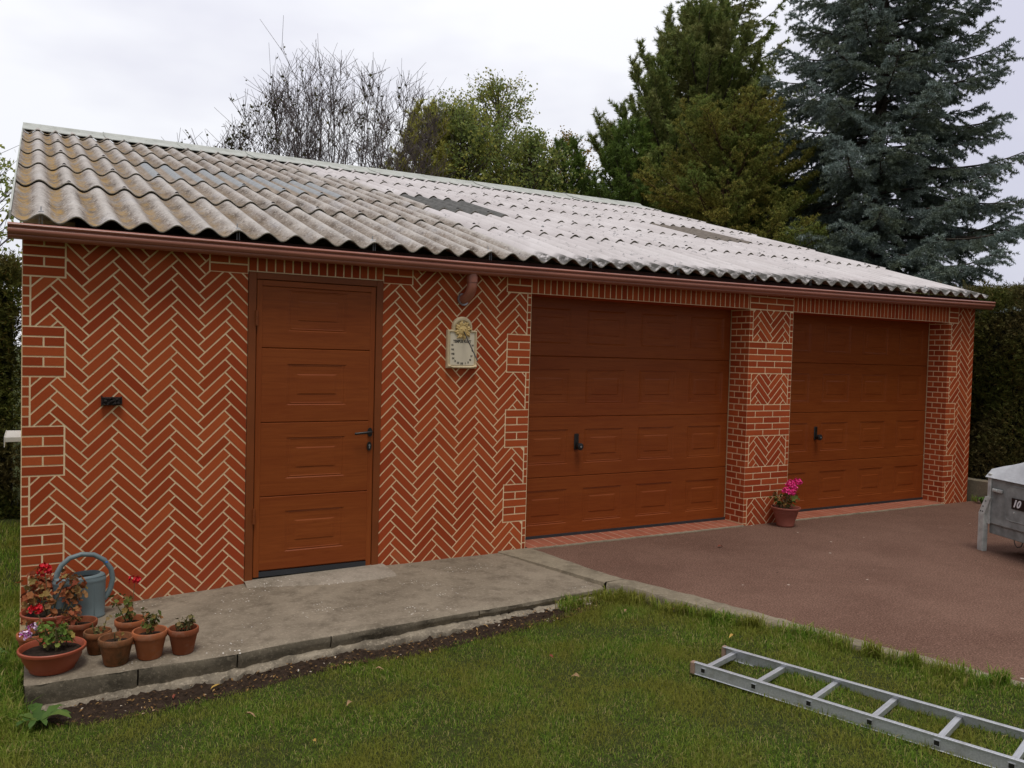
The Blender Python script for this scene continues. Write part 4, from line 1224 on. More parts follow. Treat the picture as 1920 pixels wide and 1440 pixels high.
def pot(name, label, loc, rt, h, mat, style='clay', seed=1, cat='plant pot', **kw):
    o = empty(name, loc, random.Random(seed).uniform(0, 3)*0)
    tag(o, label, cat, 'potted geraniums on the concrete path' if loc[0] < 2 else None)
    mb = MB()
    if style == 'clay':
        rb = rt*.66; rim = h*.24
        pr = [(0, .0), (rb-.004, .0), (rb, .004), (rt*.90, h-rim-.002), (rt*.905, h-rim), (rt*.965, h-rim+.001), (rt*.985, h-rim+.006), (rt, h-.005), (rt-.003, h), (rt-.010, h), (rt-.012, h-.005), (rt*.86, h-rim), (rt*.82, h-.045)]
        zs = h-.028; rs_ = rt*.87
    elif style == 'bowl':
        rb = rt*.66
        pr = [(0, 0), (rb-.006, 0), (rb, .005), (rb*1.06, h*.22), (rb*1.12, h*.24), (rt*.86, h*.55), (rt*.90, h*.8), (rt*.915, h*.83), (rt*.985, h*.84), (rt, h*.88), (rt*.995, h*.97), (rt*.97, h), (rt*.94, h*.99), (rt*.90, h*.9), (rt*.86, h*.7)]
        zs = h*.80; rs_ = rt*.885
    else:
        rb = rt*.58
        pr = [(0, 0), (rb-.006, 0), (rb, .006), (rb*1.03, .02), (rb*1.02, .024), (rt*.84, h*.78), (rt*.87, h*.80), (rt*.88, h*.86), (rt*.98, h*.90), (rt, h*.94), (rt*.995, h*.985), (rt*.97, h), (rt*.93, h*.99), (rt*.86, h*.9), (rt*.82, h*.7)]
        zs = h*.86; rs_ = rt*.85
    mb.lathe(pr, 40); mb.build('pot', mat, o)
    rr = random.Random(seed); mb = MB()
    rings = [(rs_, -.006), (rs_*.75, .0), (rs_*.45, .004), (0, .006)]
    vs = []; n = 26
    for r_, dz in rings:
        for k in range(n): vs.append((r_*math.cos(2*math.pi*k/n), r_*math.sin(2*math.pi*k/n), zs + dz + rr.uniform(-.004, .004)*(r_ > 0 and r_ < rs_)))
    mb.add(vs, [(i*n+k, i*n+(k+1) % n, (i+1)*n+(k+1) % n, (i+1)*n+k) for i in range(3) for k in range(n)], 0, True)
    mb.build('compost', MAT['compost'], o)
    pk = dict(kw); nst = pk.pop('nst', 5)
    plant(o, zs, pk.pop('pr', rt*.6), pk.pop('ph', .1), nst, pk.pop('nlf', 30), pk.pop('lr', .018), pk.pop('lmat', GL), rr, **pk)
    return o
sz = lambda x, y: float(slab_z(x, y)) + .001
pot('potted_geranium', 'wide terracotta bowl at the front with pale green geranium and pink white blooms', (.160, -.955, sz(.16, -.955)), .165, .125, MAT['plastic_pot'], 'bowl', 11,
    ph=.14, nst=9, nlf=85, lr=.021, lmat=GL, center=(.02, .02), pr=.085, flowers=[(-.125, -.005, .20, .030, PL), (-.090, .03, .225, .027, PL), (-.075, .11, .30, .036, PR)])
pot('potted_geranium', 'wide terracotta bowl of red leaved geranium right in front of the watering can', (.165, -.30, sz(.165, -.3)), .165, .125, MAT['plastic_pot'], 'bowl', 5,
    ph=.25, nst=11, nlf=150, lr=.028, lmat=GR, pr=.17, flowers=[(-.035, -.02, .375, .042, PR)], droop=.6)
pot('potted_geranium', 'small clay pot at the left edge half hidden behind the front bowl', (.075, -.66, sz(.07, -.66)), .088, .12, MAT['terra'], 'clay', 6, ph=.10, nst=4, nlf=16, lr=.017, lmat=GR)
pot('potted_geranium', 'dark terracotta pot of reddish leaves tucked behind the front bowl', (.305, -.62, sz(.305, -.62)), .095, .13, MAT['terra_dark'], 'clay', 7, ph=.12, nst=5, nlf=44, lr=.020, lmat=GR, lean=(-.08, -.05))
pot('potted_geranium', 'small dark stained clay pot with a bare stem and few dull leaves', (.385, -.835, sz(.38, -.835)), .074, .125, MAT['terra_moss'], 'clay', 8, ph=.13, nst=3, nlf=16, lr=.014, lmat=GO)
pot('potted_geranium', 'moss blackened clay pot with a nearly leafless cutting at the front of the row', (.462, -1.055, sz(.46, -1.055)), .091, .145, MAT['terra_moss'], 'clay', 9, ph=.09, nst=2, nlf=6, lr=.014, lmat=GR)
pot('potted_geranium', 'clay pot behind the row with orange red leaves and one bright red bloom', (.560, -.76, sz(.56, -.76)), .086, .135, MAT['terra'], 'clay', 10, ph=.17, nst=5, nlf=50, lr=.019, lmat=GM, flowers=[(.02, 0, .355, .034, PR)], lean=(-.06, 0))
pot('potted_geranium', 'bright orange clay pot with bushy green geranium, second from the right end', (.630, -1.06, sz(.63, -1.06)), .093, .150, MAT['terra'], 'clay', 12, ph=.13, nst=6, nlf=52, lr=.017, lmat=GM)
pot('potted_geranium', 'clay pot standing apart at the right end of the row with an olive leaved geranium', (.800, -1.085, sz(.8, -1.085)), .083, .140, MAT['terra_dark'], 'clay', 13, ph=.10, nst=6, nlf=52, lr=.015, lmat=GO)
PKP = pot('potted_geranium', 'brown plastic pot of bright pink geraniums at the foot of the brick pillar', (6.61, -.17, 0.001), .145, .195, MAT['plastic_brown'], 'tall', 14,
    ph=.17, nst=8, nlf=85, lr=.026, lmat=GM, pr=.12, flowers=[(-.055, -.05, .36, .042, PP), (.035, -.02, .42, .046, PP), (.04, -.04, .34, .042, PP), (.155, .0, .43, .044, PP), (.07, -.03, .385, .036, PP)])

# ---------------------------------------------------------------- grass blades
def drive_x(y): return np.interp(-y, -kerb_out[:, 1], kerb_out[:, 0])
def lawn_mask(x, y):
    ok = (x < drive_x(y) - .005)
    ok &= (y < ledge(x)) | (x < .02 + .0*y) | ((y < -1.10) & (x < .08))
    return ok
def blades(N, box, hmin, hmax, wmin, wmax, seed):
    g = np.random.default_rng(seed)
    x = g.uniform(box[0], box[1], N); y = g.uniform(box[2], box[3], N)
    m = lawn_mask(x, y); x = x[m]; y = y[m]
    # patchy height and density
    f = .5 + .25*np.sin(x*7.1 + 2*np.sin(y*3.3)) + .25*np.sin(y*8.3 + 2*np.sin(x*4.1))
    keep = g.random(len(x)) < (.55 + .45*f); x = x[keep]; y = y[keep]; f = f[keep]
    n = len(x)
    dk = drive_x(y) - x; tall = 1 + .75*np.exp(-(dk/.16)**2)*(.4+.6*f) + .7*np.exp(-((y-ledge(x))/.10)**2)*(x > .1)*(x > 2.8) + .5*(x < .05)*(y > -1.4)
    H = g.uniform(hmin, hmax, n)*(.7+.5*f)*tall; Wd = g.uniform(wmin, wmax, n)
    a = g.uniform(0, 2*np.pi, n); b = g.uniform(0, 2*np.pi, n); b = b + .2*(3*np.sin(x*4.3+y*2.9) + 2*np.sin(y*6.1-x*3.7)); a = b + np.pi/2 + g.normal(0, .5, n)
    lean = np.clip(g.beta(2.2, 1.3, n), .1, .97)
    z = lawn_z(x, y) - .006
    sx, sy = np.cos(a)*Wd*.5, np.sin(a)*Wd*.5; lx, ly = np.cos(b)*lean*H, np.sin(b)*lean*H
    P = np.empty((n, 5, 3))
    P[:, 0] = np.stack([x-sx, y-sy, z], -1); P[:, 1] = np.stack([x+sx, y+sy, z], -1)
    mz = z + H*.6*np.sqrt(1-.3*lean**2)
    P[:, 2] = np.stack([x+sx*.8+lx*.35, y+sy*.8+ly*.35, mz], -1); P[:, 3] = np.stack([x-sx*.8+lx*.35, y-sy*.8+ly*.35, mz], -1)
    P[:, 4] = np.stack([x+lx, y+ly, z + H*np.sqrt(np.maximum(.12, 1-lean**2))], -1)
    base = np.arange(n)[:, None]*5
    F = np.concatenate([base + np.array([0, 1, 2]), base + np.array([0, 2, 3]), base + np.array([3, 2, 4])])
    return P.reshape(-1, 3), F
Vs = []; Fs = []; off = 0
for args in [(520000, (-1.2, 5.2, -4.9, -1.15), .018, .042, .0018, .0038, 1), (60000, (-3.5, .03, -1.2, 3.8), .03, .075, .003, .006, 2), (60000, (-2.2, .05, -2.6, 1.0), .035, .09, .003, .006, 3), (40000, (3.2, 6.0, -7, -2), .03, .06, .003, .005, 5)]:
    v, f = blades(*args); Vs.append(v); Fs.append(f + off); off += len(v)
gr_ = fast('grass', np.concatenate(Vs), np.concatenate(Fs), MAT['grass'])
tag(gr_, 'short green lawn grass in front of the path', 'grass', None, 'stuff')
# longer tufts along the kerb and by the slab corner
g = np.random.default_rng(21)
cy = g.uniform(-3.6, -1.25, 150); cx = drive_x(cy) - np.abs(g.normal(0, .05, 150)) - .01
cx = np.concatenate([cx, g.uniform(3.2, 3.72, 40), g.uniform(-.2, .02, 40), g.uniform(10.02, 10.12, 24)]); cy = np.concatenate([cy, g.uniform(-1.34, -1.18, 40), g.uniform(-1.5, 0, 40), g.uniform(-1.6, 0, 24)])
VV = []; FF = []; o_ = 0
for x0, y0 in zip(cx, cy):
    n = 16; a = g.uniform(0, 6.28, n); Hh = g.uniform(.05, .12, n); ln = g.uniform(.2, .9, n)
    bx = x0 + g.normal(0, .012, n); by = y0 + g.normal(0, .012, n); bz = np.where(bx > 5, 0.0, lawn_z(bx, by)) - .005
    dx, dy = np.cos(a), np.sin(a); wv = .0022
    P = np.empty((n, 5, 3))
    P[:, 0] = np.stack([bx-dy*wv, by+dx*wv, bz], -1); P[:, 1] = np.stack([bx+dy*wv, by-dx*wv, bz], -1)
    P[:, 2] = np.stack([bx+dy*wv+dx*ln*Hh*.4, by-dx*wv+dy*ln*Hh*.4, bz+Hh*.7], -1); P[:, 3] = np.stack([bx-dy*wv+dx*ln*Hh*.4, by+dx*wv+dy*ln*Hh*.4, bz+Hh*.7], -1)
    P[:, 4] = np.stack([bx+dx*ln*Hh, by+dy*ln*Hh, bz+Hh*np.sqrt(np.maximum(.15, 1-ln**2))], -1)
    b = np.arange(n)[:, None]*5 + o_; VV.append(P.reshape(-1, 3)); FF.append(np.concatenate([b + np.array([0, 1, 2]), b + np.array([0, 2, 3]), b + np.array([3, 2, 4])])); o_ += n*5
tg_ = fast('grass_tufts', np.concatenate(VV), np.concatenate(FF), MAT['grass']); tag(tg_, 'longer grass tufts leaning over the kerb', 'grass', None, 'stuff')
# soil litter
LIT = m_leaf('litter', [(0, (.04, .022, .012)), (.45, (.10, .055, .025)), (.75, (.22, .12, .04)), (.93, (.36, .22, .08)), (1, (.55, .50, .42))], .8, None, 0)
n = 900; x = g.uniform(.15, 3.7, n); t = g.uniform(0, 1.25, n); y = edge(x) - .05 + (ledge(x) - edge(x) + .02)*t; z = lawn_z(x, y) + .02 + g.uniform(0, .01, n)
s_ = g.uniform(.003, .013, n); a = g.uniform(0, 6.28, n); tx = g.uniform(-.6, .6, n); 
P = np.empty((n, 4, 3)); dx, dy = np.cos(a)*s_, np.sin(a)*s_
P[:, 0] = np.stack([x-dx, y-dy, z-tx*s_], -1); P[:, 1] = np.stack([x-dy*.5, y+dx*.5, z+.003], -1); P[:, 2] = np.stack([x+dx, y+dy, z+tx*s_], -1); P[:, 3] = np.stack([x+dy*.5, y-dx*.5, z+.002], -1)
tag(fast('leaf_litter', P.reshape(-1, 3), np.arange(n*4).reshape(-1, 4), LIT), 'crumbled brown leaf litter on the soil beside the path', 'leaf litter', None, 'stuff')

# fallen leaves, one object each
FL = [simple('dead_leaf_tan', (.32, .20, .10), .8, .3, 60), simple('dead_leaf_rust', (.22, .055, .03), .8, .3, 60), simple('dead_leaf_yellow', (.42, .26, .06), .8, .3, 60)]
def dead_leaf(seed, s):
    r_ = random.Random(seed); mb = MB(); vs = []; n = 7
    for i in range(n):
        t = i/(n-1); w_ = math.sin(math.pi*t**.8)*.42*s; x_ = (t-.5)*2*s
        zc = .35*s*math.sin(t*3+r_.random())
        vs += [(x_, -w_, zc + w_*.9*r_.uniform(.5, 1)), (x_, 0, zc), (x_, w_, zc + w_*.7*r_.uniform(.5, 1))]
    mb.add(vs, [(i*3+j, i*3+j+1, (i+1)*3+j+1, (i+1)*3+j) for i in range(n-1) for j in range(2)], 0, True)
    return mb
for i, (x_, y_, s_, mi, lb) in enumerate([
    (1.448, -2.02, .028, 0, 'curled tan leaf on the lawn below the middle of the concrete path'), (2.592, -2.347, .026, 0, 'small tan leaf on the lawn midway between path and ladder'),
    (.891, -2.488, .028, 1, 'rust red leaf on the lawn at the very bottom of the picture'), (3.50, -1.611, .022, 0, 'pale leaf on the lawn just below the right end of the path'),
    (3.80, -1.74, .024, 2, 'yellowish leaf on the lawn beside the kerb bend'), (.994, -1.882, .03, 0, 'broad dry leaf on the lawn below the pots'),
    (1.746, -1.66, .024, 0, 'dry leaf at the lawn edge under the path'), (1.188, -2.30, .018, 2, 'small yellow leaf in the grass below the curled tan one'),
    (2.66, -2.00, .018, 1, 'small rusty leaf on the lawn above the ladder end'), (.93, -1.365, .036, 2, 'bright yellow crumpled leaf lying on the soil strip'),
    (3.72, -2.36, .028, 2, 'slim yellow leaf caught in the grass behind the ladder'), (.72, -1.35, .02, 1, 'brown leaf on the soil under the pot row')]):
    lz = float(lawn_z(x_, y_)) + (.034 if y_ < -1.45 else .022)
    o = dead_leaf(i, s_).build('fallen_leaf', FL[mi]); o.location = (x_, y_, lz); o.rotation_euler = (random.uniform(-.3, .3), random.uniform(-.3, .3), random.uniform(0, 6))
    tag(o, lb, 'leaf', 'fallen leaves on the lawn')
o = dead_leaf(40, .03).build('fallen_leaf', FL[1]); o.location = (5.3, -.62, .004); tag(o, 'dark brown leaf lying on the red driveway before the first garage door', 'leaf', 'fallen leaves on the lawn')

# weeds
WD = leafmat('weed_leaf', [(0, (.05, .10, .02)), (.6, (.08, .14, .03)), (1, (.13, .18, .04))])
def weed(loc, nl, ln, label, seed, up=.35):
    r_ = random.Random(seed); mb = MB()
    for i in range(nl):
        a = 2*math.pi*i/nl + r_.uniform(-.3, .3); l = ln*r_.uniform(.6, 1.1); vs = []; n = 7; wv = l*.17
        for k in range(n):
            t = k/(n-1); w_ = wv*math.sin(math.pi*min(1, t*.9+.08))*(1 + .25*((k % 2)*2-1)); rr_ = t*l
            z_ = up*l*math.sin(t*2.4); c_, s_ = math.cos(a), math.sin(a)
            vs += [(c_*rr_ - s_*w_, s_*rr_ + c_*w_, z_ + .25*w_), (c_*rr_, s_*rr_, z_), (c_*rr_ + s_*w_, s_*rr_ - c_*w_, z_ + .25*w_)]
        mb.add(vs, [(q*3+j, q*3+j+1, (q+1)*3+j+1, (q+1)*3+j) for q in range(n-1) for j in range(2)], 0, True)
    o = mb.build('weed', WD); o.location = loc; tag(o, label, 'weed')
weed((.10, -1.34, -.235), 9, .16, 'broad leaved dandelion growing at the left end of the soil strip', 3)
weed((-.13, -.50, -.20), 7, .14, 'low leafy weed in the grass left of the path beside the geranium bowls', 4, .9)
weed((9.99, -.16, .0), 9, .09, 'small green weed at the foot of the right end pier', 6, .8)

# ---------------------------------------------------------------- foliage generators
def orth(d, g):
    r_ = g.normal(size=d.shape); r_ -= d*np.sum(r_*d, -1, keepdims=True)
    return r_/np.maximum(np.linalg.norm(r_, axis=-1, keepdims=True), 1e-9)
def needles(A, B, length, per_m, wdt, g, fwd=.6, up=0.0):
    """bottle-brush of narrow needle triangles round segments A-B"""
    A = np.asarray(A, float); B = np.asarray(B, float)
    Ls = np.linalg.norm(B-A, axis=1); cnt = np.maximum(3, (Ls*per_m).astype(int))
    idx = np.repeat(np.arange(len(A)), cnt); d = (B-A)/np.maximum(Ls, 1e-9)[:, None]
    d = d[idx]; t = g.random(len(idx))[:, None]; P = A[idx] + (B-A)[idx]*t
    o = orth(d, g); dr = d*fwd + o; dr[:, 2] += up; dr /= np.linalg.norm(dr, axis=1, keepdims=True)
    ln = (length*(.75 + .5*g.random(len(idx))))[:, None] if np.isscalar(length) else (length[idx]*(.75+.5*g.random(len(idx))))[:, None]
    tip = P + dr*ln; s = orth(dr, g)*wdt*.5
    V = np.stack([P - s, P + s, tip], 1)
    return V.reshape(-1, 3)
def leaves(P, size, g, asp=.6, hang=0.0, nrm_up=0.0):
    n = len(P); d = g.normal(size=(n, 3)); d[:, 2] -= hang*2; d /= np.linalg.norm(d, axis=1, keepdims=True)
    s = orth(d, g); L_ = (size*(.6 + .8*g.random(n)))[:, None]
    V = np.stack([P, P + d*L_*.5 + s*L_*asp*.5, P + d*L_, P + d*L_*.5 - s*L_*asp*.5], 1)
    return V.reshape(-1, 3)
def stick_mesh(segs, name, mat, parent, n=4):
    """segs: (A,B,ra,rb) arrays -> thin prisms"""
    A = np.array([s[0] for s in segs], float); B = np.array([s[1] for s in segs], float)
    ra = np.array([s[2] for s in segs]); rb = np.array([s[3] for s in segs])
    d = B-A; d /= np.maximum(np.linalg.norm(d, axis=1, keepdims=True), 1e-9)
    ref = np.where(np.abs(d[:, 2:3]) < .9, np.array([[0, 0, 1.]]), np.array([[1., 0, 0]]))
    u = np.cross(d, ref); u /= np.linalg.norm(u, axis=1, keepdims=True); v = np.cross(d, u)
    V = []
    for X, r_ in ((A, ra), (B, rb)):
        for k in range(n):
            t = 2*math.pi*k/n; V.append(X + (u*math.cos(t) + v*math.sin(t))*r_[:, None])
    V = np.stack(V, 1).reshape(-1, 3); base = np.arange(len(A))[:, None]*2*n
    F = np.concatenate([base + np.array([k, (k+1) % n, n+(k+1) % n, n+k]) for k in range(n)])
    return fast(name, V, F, mat, parent)
def trunk_mesh(P, Rr, mat, parent, name='trunk', n=10):
    mb = MB(); mb.tube(P, Rr, n); return mb.build(name, mat, parent)

SP_BLUE = m_leaf('blue_spruce_needles', [(0, (.13, .17, .145)), (.5, (.23, .285, .26)), (.85, (.36, .43, .40)), (1, (.46, .53, .50))], .6, (.14, .165, .09), .18, 1.6)
SP_OLD = m_leaf('pine_needles', [(0, (.12, .165, .05)), (.5, (.19, .25, .07)), (.9, (.31, .37, .10)), (1, (.34, .27, .09))], .6, (.22, .21, .075), .25, .9)
PINE_Y = m_leaf('young_pine_needles', [(0, (.10, .16, .035)), (.5, (.17, .26, .05)), (.9, (.28, .38, .08)), (1, (.32, .28, .09))], .6, (.12, .18, .05), .25, 1.1)
LARCH = m_leaf('larch_needles', [(0, (.18, .17, .040)), (.5, (.28, .26, .055)), (.85, (.38, .34, .07)), (1, (.34, .22, .07))], .7, (.16, .23, .055), .3, 1.0)
OLIVE = m_leaf('olive_pine_needles', [(0, (.30, .32, .08)), (.5, (.44, .44, .10)), (1, (.56, .54, .13))], .7, (.36, .32, .08), .4, .9)
BIRCH = m_leaf('birch_leaves', [(0, (.21, .23, .055)), (.5, (.31, .33, .075)), (.85, (.46, .44, .09)), (1, (.58, .47, .10))], .6, (.20, .28, .095), .45, .8)
YELLOW = m_leaf('yellow_leaves', [(0, (.20, .16, .03)), (.6, (.32, .23, .04)), (1, (.42, .24, .05))], .6, None, .3)
SPAR = m_leaf('sparse_leaves', [(0, (.04, .045, .02)), (.6, (.075, .08, .03)), (1, (.14, .12, .04))], .6, None, .15)
HEDGE = m_leaf('hedge_sprays', [(0, (.065, .080, .018)), (.5, (.10, .118, .026)), (.85, (.15, .16, .032)), (1, (.20, .13, .045))], .6, (.115, .085, .035), .15, 1.3)

def conifer(name, label, loc, H, zmin, rad, nbr, g, mats, style, cat='tree', side=None):
    """rad(t) crown radius with t 0 bottom 1 top. side: optional fn(azimuth,z)->scale"""
    o = empty(name, loc); tag(o, label, cat, 'conifers behind the garage')
    bark, leafm = mats
    tp = [(0, 0, -.4)]; tr = [style['tr']]
    for i in range(1, 9): t = i/8; tp.append((style.get('wob', .05)*math.sin(i*1.7), style.get('wob', .05)*math.cos(i*2.1), H*t)); tr.append(style['tr']*(1-t)**.8 + .012)
    trunk_mesh(tp, tr, bark, o)
    sticks = []; NA = []; NB = []; nl = []
    for b in range(nbr):
        t = (b + g.random())/nbr; z = zmin + (H-zmin)*t**style.get('zp', 1.0)
        tt = (z-zmin)/(H-zmin); az = b*2.39996 + g.normal(0, .25)
        Lb = rad(tt)*g.uniform(*style.get('lv', (.75, 1.1)))
        if side: Lb *= side(az, z)
        if Lb < .08: continue
        elev = style['e0'] + (style['e1']-style['e0'])*tt + g.normal(0, .08)
        npt = max(4, int(Lb/.28)); p = np.array([0, 0, z]); pts = [p]
        dirh = np.array([math.cos(az), math.sin(az), 0]); side_h = np.array([-math.sin(az), math.cos(az), 0])
        bend = g.normal(0, .15)
        for i in range(npt):
            s = (i+1)/npt; e = elev - style['sag']*math.sin(s*math.pi*.7) + style['tip']*max(0, s-.5)*2
            d = dirh*math.cos(e) + np.array([0, 0, math.sin(e)]) + side_h*bend*s
            p = p + d/np.linalg.norm(d)*Lb/npt; pts.append(p)
        r0 = style['br']*Lb
        for i in range(npt):
            sticks.append((pts[i], pts[i+1], r0*(1-i/npt)+.006, r0*(1-(i+1)/npt)+.005))
        # twigs left and right
        ntw = int(Lb*style['tw']); 
        for k in range(ntw):
            s = style.get('s0', .18) + (1-style.get('s0', .18))*(k+.5)/ntw; f = s*npt; i = min(npt-1, int(f)); q = pts[i] + (pts[i+1]-pts[i])*(f-i)
            d0 = pts[i+1]-pts[i]; d0 = d0/np.linalg.norm(d0); sg = 1 if k % 2 else -1
            tl = style['tl']*Lb*(1.08-s)**.7*g.uniform(.6, 1.2) + .10
            td = d0*g.uniform(.5, .9) + side_h*sg*g.uniform(.5, 1.0) + np.array([0, 0, style['tu'] + g.normal(0, .18)])
            td /= np.linalg.norm(td); e_ = q + td*tl + np.array([0, 0, style['td']*tl])
            sticks.append((q, e_, .007, .004)); NA.append(q + (e_-q)*.12); NB.append(e_); nl.append(1)
            # sub twigs
            ns = int(tl*style['st'])
            for m_ in range(ns):
                u = .25 + .75*(m_+.5)/ns; qq = q + (e_-q)*u; sgn = 1 if m_ % 2 else -1
                nrm = np.cross(td, [0, 0, 1]); nrm /= max(1e-6, np.linalg.norm(nrm))
                sd_ = td*.7 + nrm*sgn*.75 + np.array([0, 0, style['tu']*.7 + g.normal(0, .25)]); sd_ /= np.linalg.norm(sd_)
                sl = style['sl']*g.uniform(.6, 1.2)*(1.1-u*.5)
                ee = qq + sd_*sl + np.array([0, 0, style['td']*sl]); NA.append(qq); NB.append(ee); nl.append(1)
                if style.get('stick'): sticks.append((qq, ee, .004, .003))
        NA.append(pts[-2]); NB.append(pts[-1] + (pts[-1]-pts[-2])*.3); nl.append(1)
    # leader
    NA.append(np.array([0, 0, H-.5])); NB.append(np.array([0, 0, H+.15]))
    stick_mesh(sticks, 'branches', bark, o)
    V = needles(np.array(NA), np.array(NB), style['nl'], style['pm'], style['nw'], g, style['fwd'], style.get('nup', 0))
    cr = fast('crown', V, np.arange(len(V)).reshape(-1, 3), leafm, o)
    return o

spruce_style = dict(tr=.19, e0=-.05, e1=.55, sag=.28, tip=.50, br=.012, tw=10.5, tl=.27, tu=-.12, td=-.30, st=10, sl=.22, nl=.060, pm=270, nw=.018, fwd=.55, lv=(.72, 1.06))
g = np.random.default_rng(31)
conifer('spruce_tree', 'tall blue spruce with silvery layered branches at the right edge behind the garage', (16.95, 6.7, -.1), 15.2, 2.2,
        lambda t: 4.0*(1-t)**.85 + .2, 265, g, (MAT['bark'], SP_BLUE), spruce_style)
g = np.random.default_rng(33)
conifer('spruce_tree', 'dark spruce whose open top rises behind the big pine', (18.3, 13.2, -.1), 14.8, 4.0,
        lambda t: 4.4*(1-t)**.8 + .25, 125, g, (MAT['bark'], SP_OLD), dict(spruce_style, tw=7, e0=.25, e1=.7, sag=.10, tip=.35, st=7, nl=.075, nw=.020, pm=230))
pine_style = dict(tr=.20, e0=.10, e1=.85, sag=-.05, tip=.75, br=.016, tw=6.5, tl=.24, tu=.55, td=.05, st=6.5, sl=.26, nl=.12, pm=230, nw=.020, fwd=.75, nup=.15, lv=(.75, 1.1), s0=.25)
g = np.random.default_rng(35)
conifer('pine_tree', 'large dark pine with upright tufted shoots towering over the roof ridge', (16.0, 11.9, -.1), 11.1, 2.0,
        lambda t: 4.3*(1-t)**.52*(.75+.25*min(1, t*4)) + .25, 165, g, (MAT['bark'], SP_OLD), pine_style)
g = np.random.default_rng(37)
conifer('pine_tree', 'young bright green pine right of the yellow shrub, lowest of the pines', (12.25, 12.7, -.1), 7.25, 2.5,
        lambda t: 1.75*(1-t)**.5 + .15, 70, g, (MAT['bark'], PINE_Y), dict(pine_style, tr=.1, nl=.11))
g = np.random.default_rng(38)
conifer('pine_tree', 'mid green pine between the young pine and the large dark pine', (13.35, 11.3, -.1), 7.5, 2.5,
        lambda t: 2.0*(1-t)**.5 + .15, 80, g, (MAT['bark'], PINE_Y), dict(pine_style, tr=.12, nl=.11))
g = np.random.default_rng(39)
conifer('pine_tree', 'olive pine in front of the bare tree, left of the birch', (8.1, 12.4, -.1), 7.4, 3.0,
        lambda t: 1.9*(1-t)**.55 + .12, 70, g, (MAT['bark'], OLIVE), dict(pine_style, tr=.1, nl=.12, pm=210))
g = np.random.default_rng(41)
larch_style = dict(tr=.13, e0=.12, e1=.75, sag=.02, tip=.30, br=.011, tw=9, tl=.34, tu=.12, td=-.03, st=8, sl=.20, nl=.062, pm=200, nw=.020, fwd=.3, lv=(.60, 1.15), s0=.15, stick=True)
conifer('larch_tree', 'olive brown larch with thin pale branches just behind the right part of the roof', (13.95, 8.3, -.1), 7.3, 1.6,
        lambda t: 3.0*(1-t)**.42*(.75+.25*min(1, t*4)) + .1, 150, g, (MAT['twig'], LARCH), larch_style)
g = np.random.default_rng(42)
conifer('larch_tree', 'second olive larch filling the gap beside the blue spruce', (15.4, 9.3, -.1), 6.8, 1.2,
        lambda t: 2.3*(1-t)**.5 + .1, 80, g, (MAT['twig'], LARCH), dict(larch_style, st=7))
g = np.random.default_rng(43)
conifer('spruce_tree', 'low dark conifer behind the foot of the blue spruce', (20.0, 10.5, -.1), 7.2, .6,
        lambda t: 3.4*(1-t)**.6 + .1, 80, g, (MAT['bark'], SP_OLD), dict(spruce_style, nl=.075, nw=.022, pm=200, st=6))

def branching(segs, p, d, L_, r, depth, g, P):
    """recursive upward twiggy branching, P params"""
    n = 4; q = p.copy(); dd = d.copy()
    for i in range(n):
        dd = dd + g.normal(0, P['wob'], 3) + np.array([0, 0, P['up']]); dd /= np.linalg.norm(dd)
        q2 = q + dd*L_/n; segs.append((q, q2, r*(1-.18*i), r*(1-.18*(i+1)), depth))
        if depth > 0 and i >= (1 if depth < P['D'] else 0):
            for _ in range(P['kids']):
                if g.random() < P['pk']:
                    a = orth(dd[None], g)[0]; nd = dd*math.cos(P['ang']) + a*math.sin(P['ang'])*g.uniform(.6, 1.2); nd /= np.linalg.norm(nd)
                    branching(segs, q2, nd, L_*g.uniform(.5, .8), r*.5*(1-.1*i), depth-1, g, P)
        q = q2
def broadleaf(name, label, loc, stems, g, bark, leafm, P, lsize, lprob, hang=0.0, group='leafy trees behind the garage', nper=1, depthmax=1, asp=.65, ns=4, fit=None):
    o = empty(name, loc); tag(o, label, 'tree', group)
    segs = []; 
    for (az, tilt, L_, r, z0) in stems:
        d = np.array([math.cos(az)*math.sin(tilt), math.sin(az)*math.sin(tilt), math.cos(tilt)])
        branching(segs, np.array([0, 0, z0]) if np.isscalar(z0) else np.array(z0), d, L_, r, P['D'], g, P)
    if fit:
        A_ = np.array([s[1] for s in segs]); top = np.percentile(A_[:, 2], 99.7); hw_ = np.percentile(np.abs(A_[:, :2]).max(1), 98)
        kz = fit[0]/top; kx = fit[1]/hw_; kv = np.array([kx, kx, kz])
        segs = [(s[0]*kv, s[1]*kv, s[2], s[3], s[4]) for s in segs]
    thick = [s for s in segs if s[4] == P['D']]; thin = [s for s in segs if s[4] < P['D']]
    stick_mesh([s[:4] for s in thick], 'trunk', bark, o, 7)
    stick_mesh([(s[0], s[1], max(s[2], .0055), max(s[3], .0045)) for s in thin], 'branches', bark, o, ns)
    tw = [s for s in segs if s[4] <= depthmax]
    A = np.array([s[0] for s in tw]); B = np.array([s[1] for s in tw])
    rp_ = np.repeat(np.arange(len(A)), nper); sel = rp_[g.random(len(rp_)) < lprob(A[rp_], g)]
    Pp = A[sel] + (B-A)[sel]*g.random((len(sel), 1)) + g.normal(0, .03, (len(sel), 3))
    V = leaves(Pp, lsize, g, asp, hang)
    fast('crown', V, np.arange(len(V)).reshape(-1, 4), leafm, o)
    return o
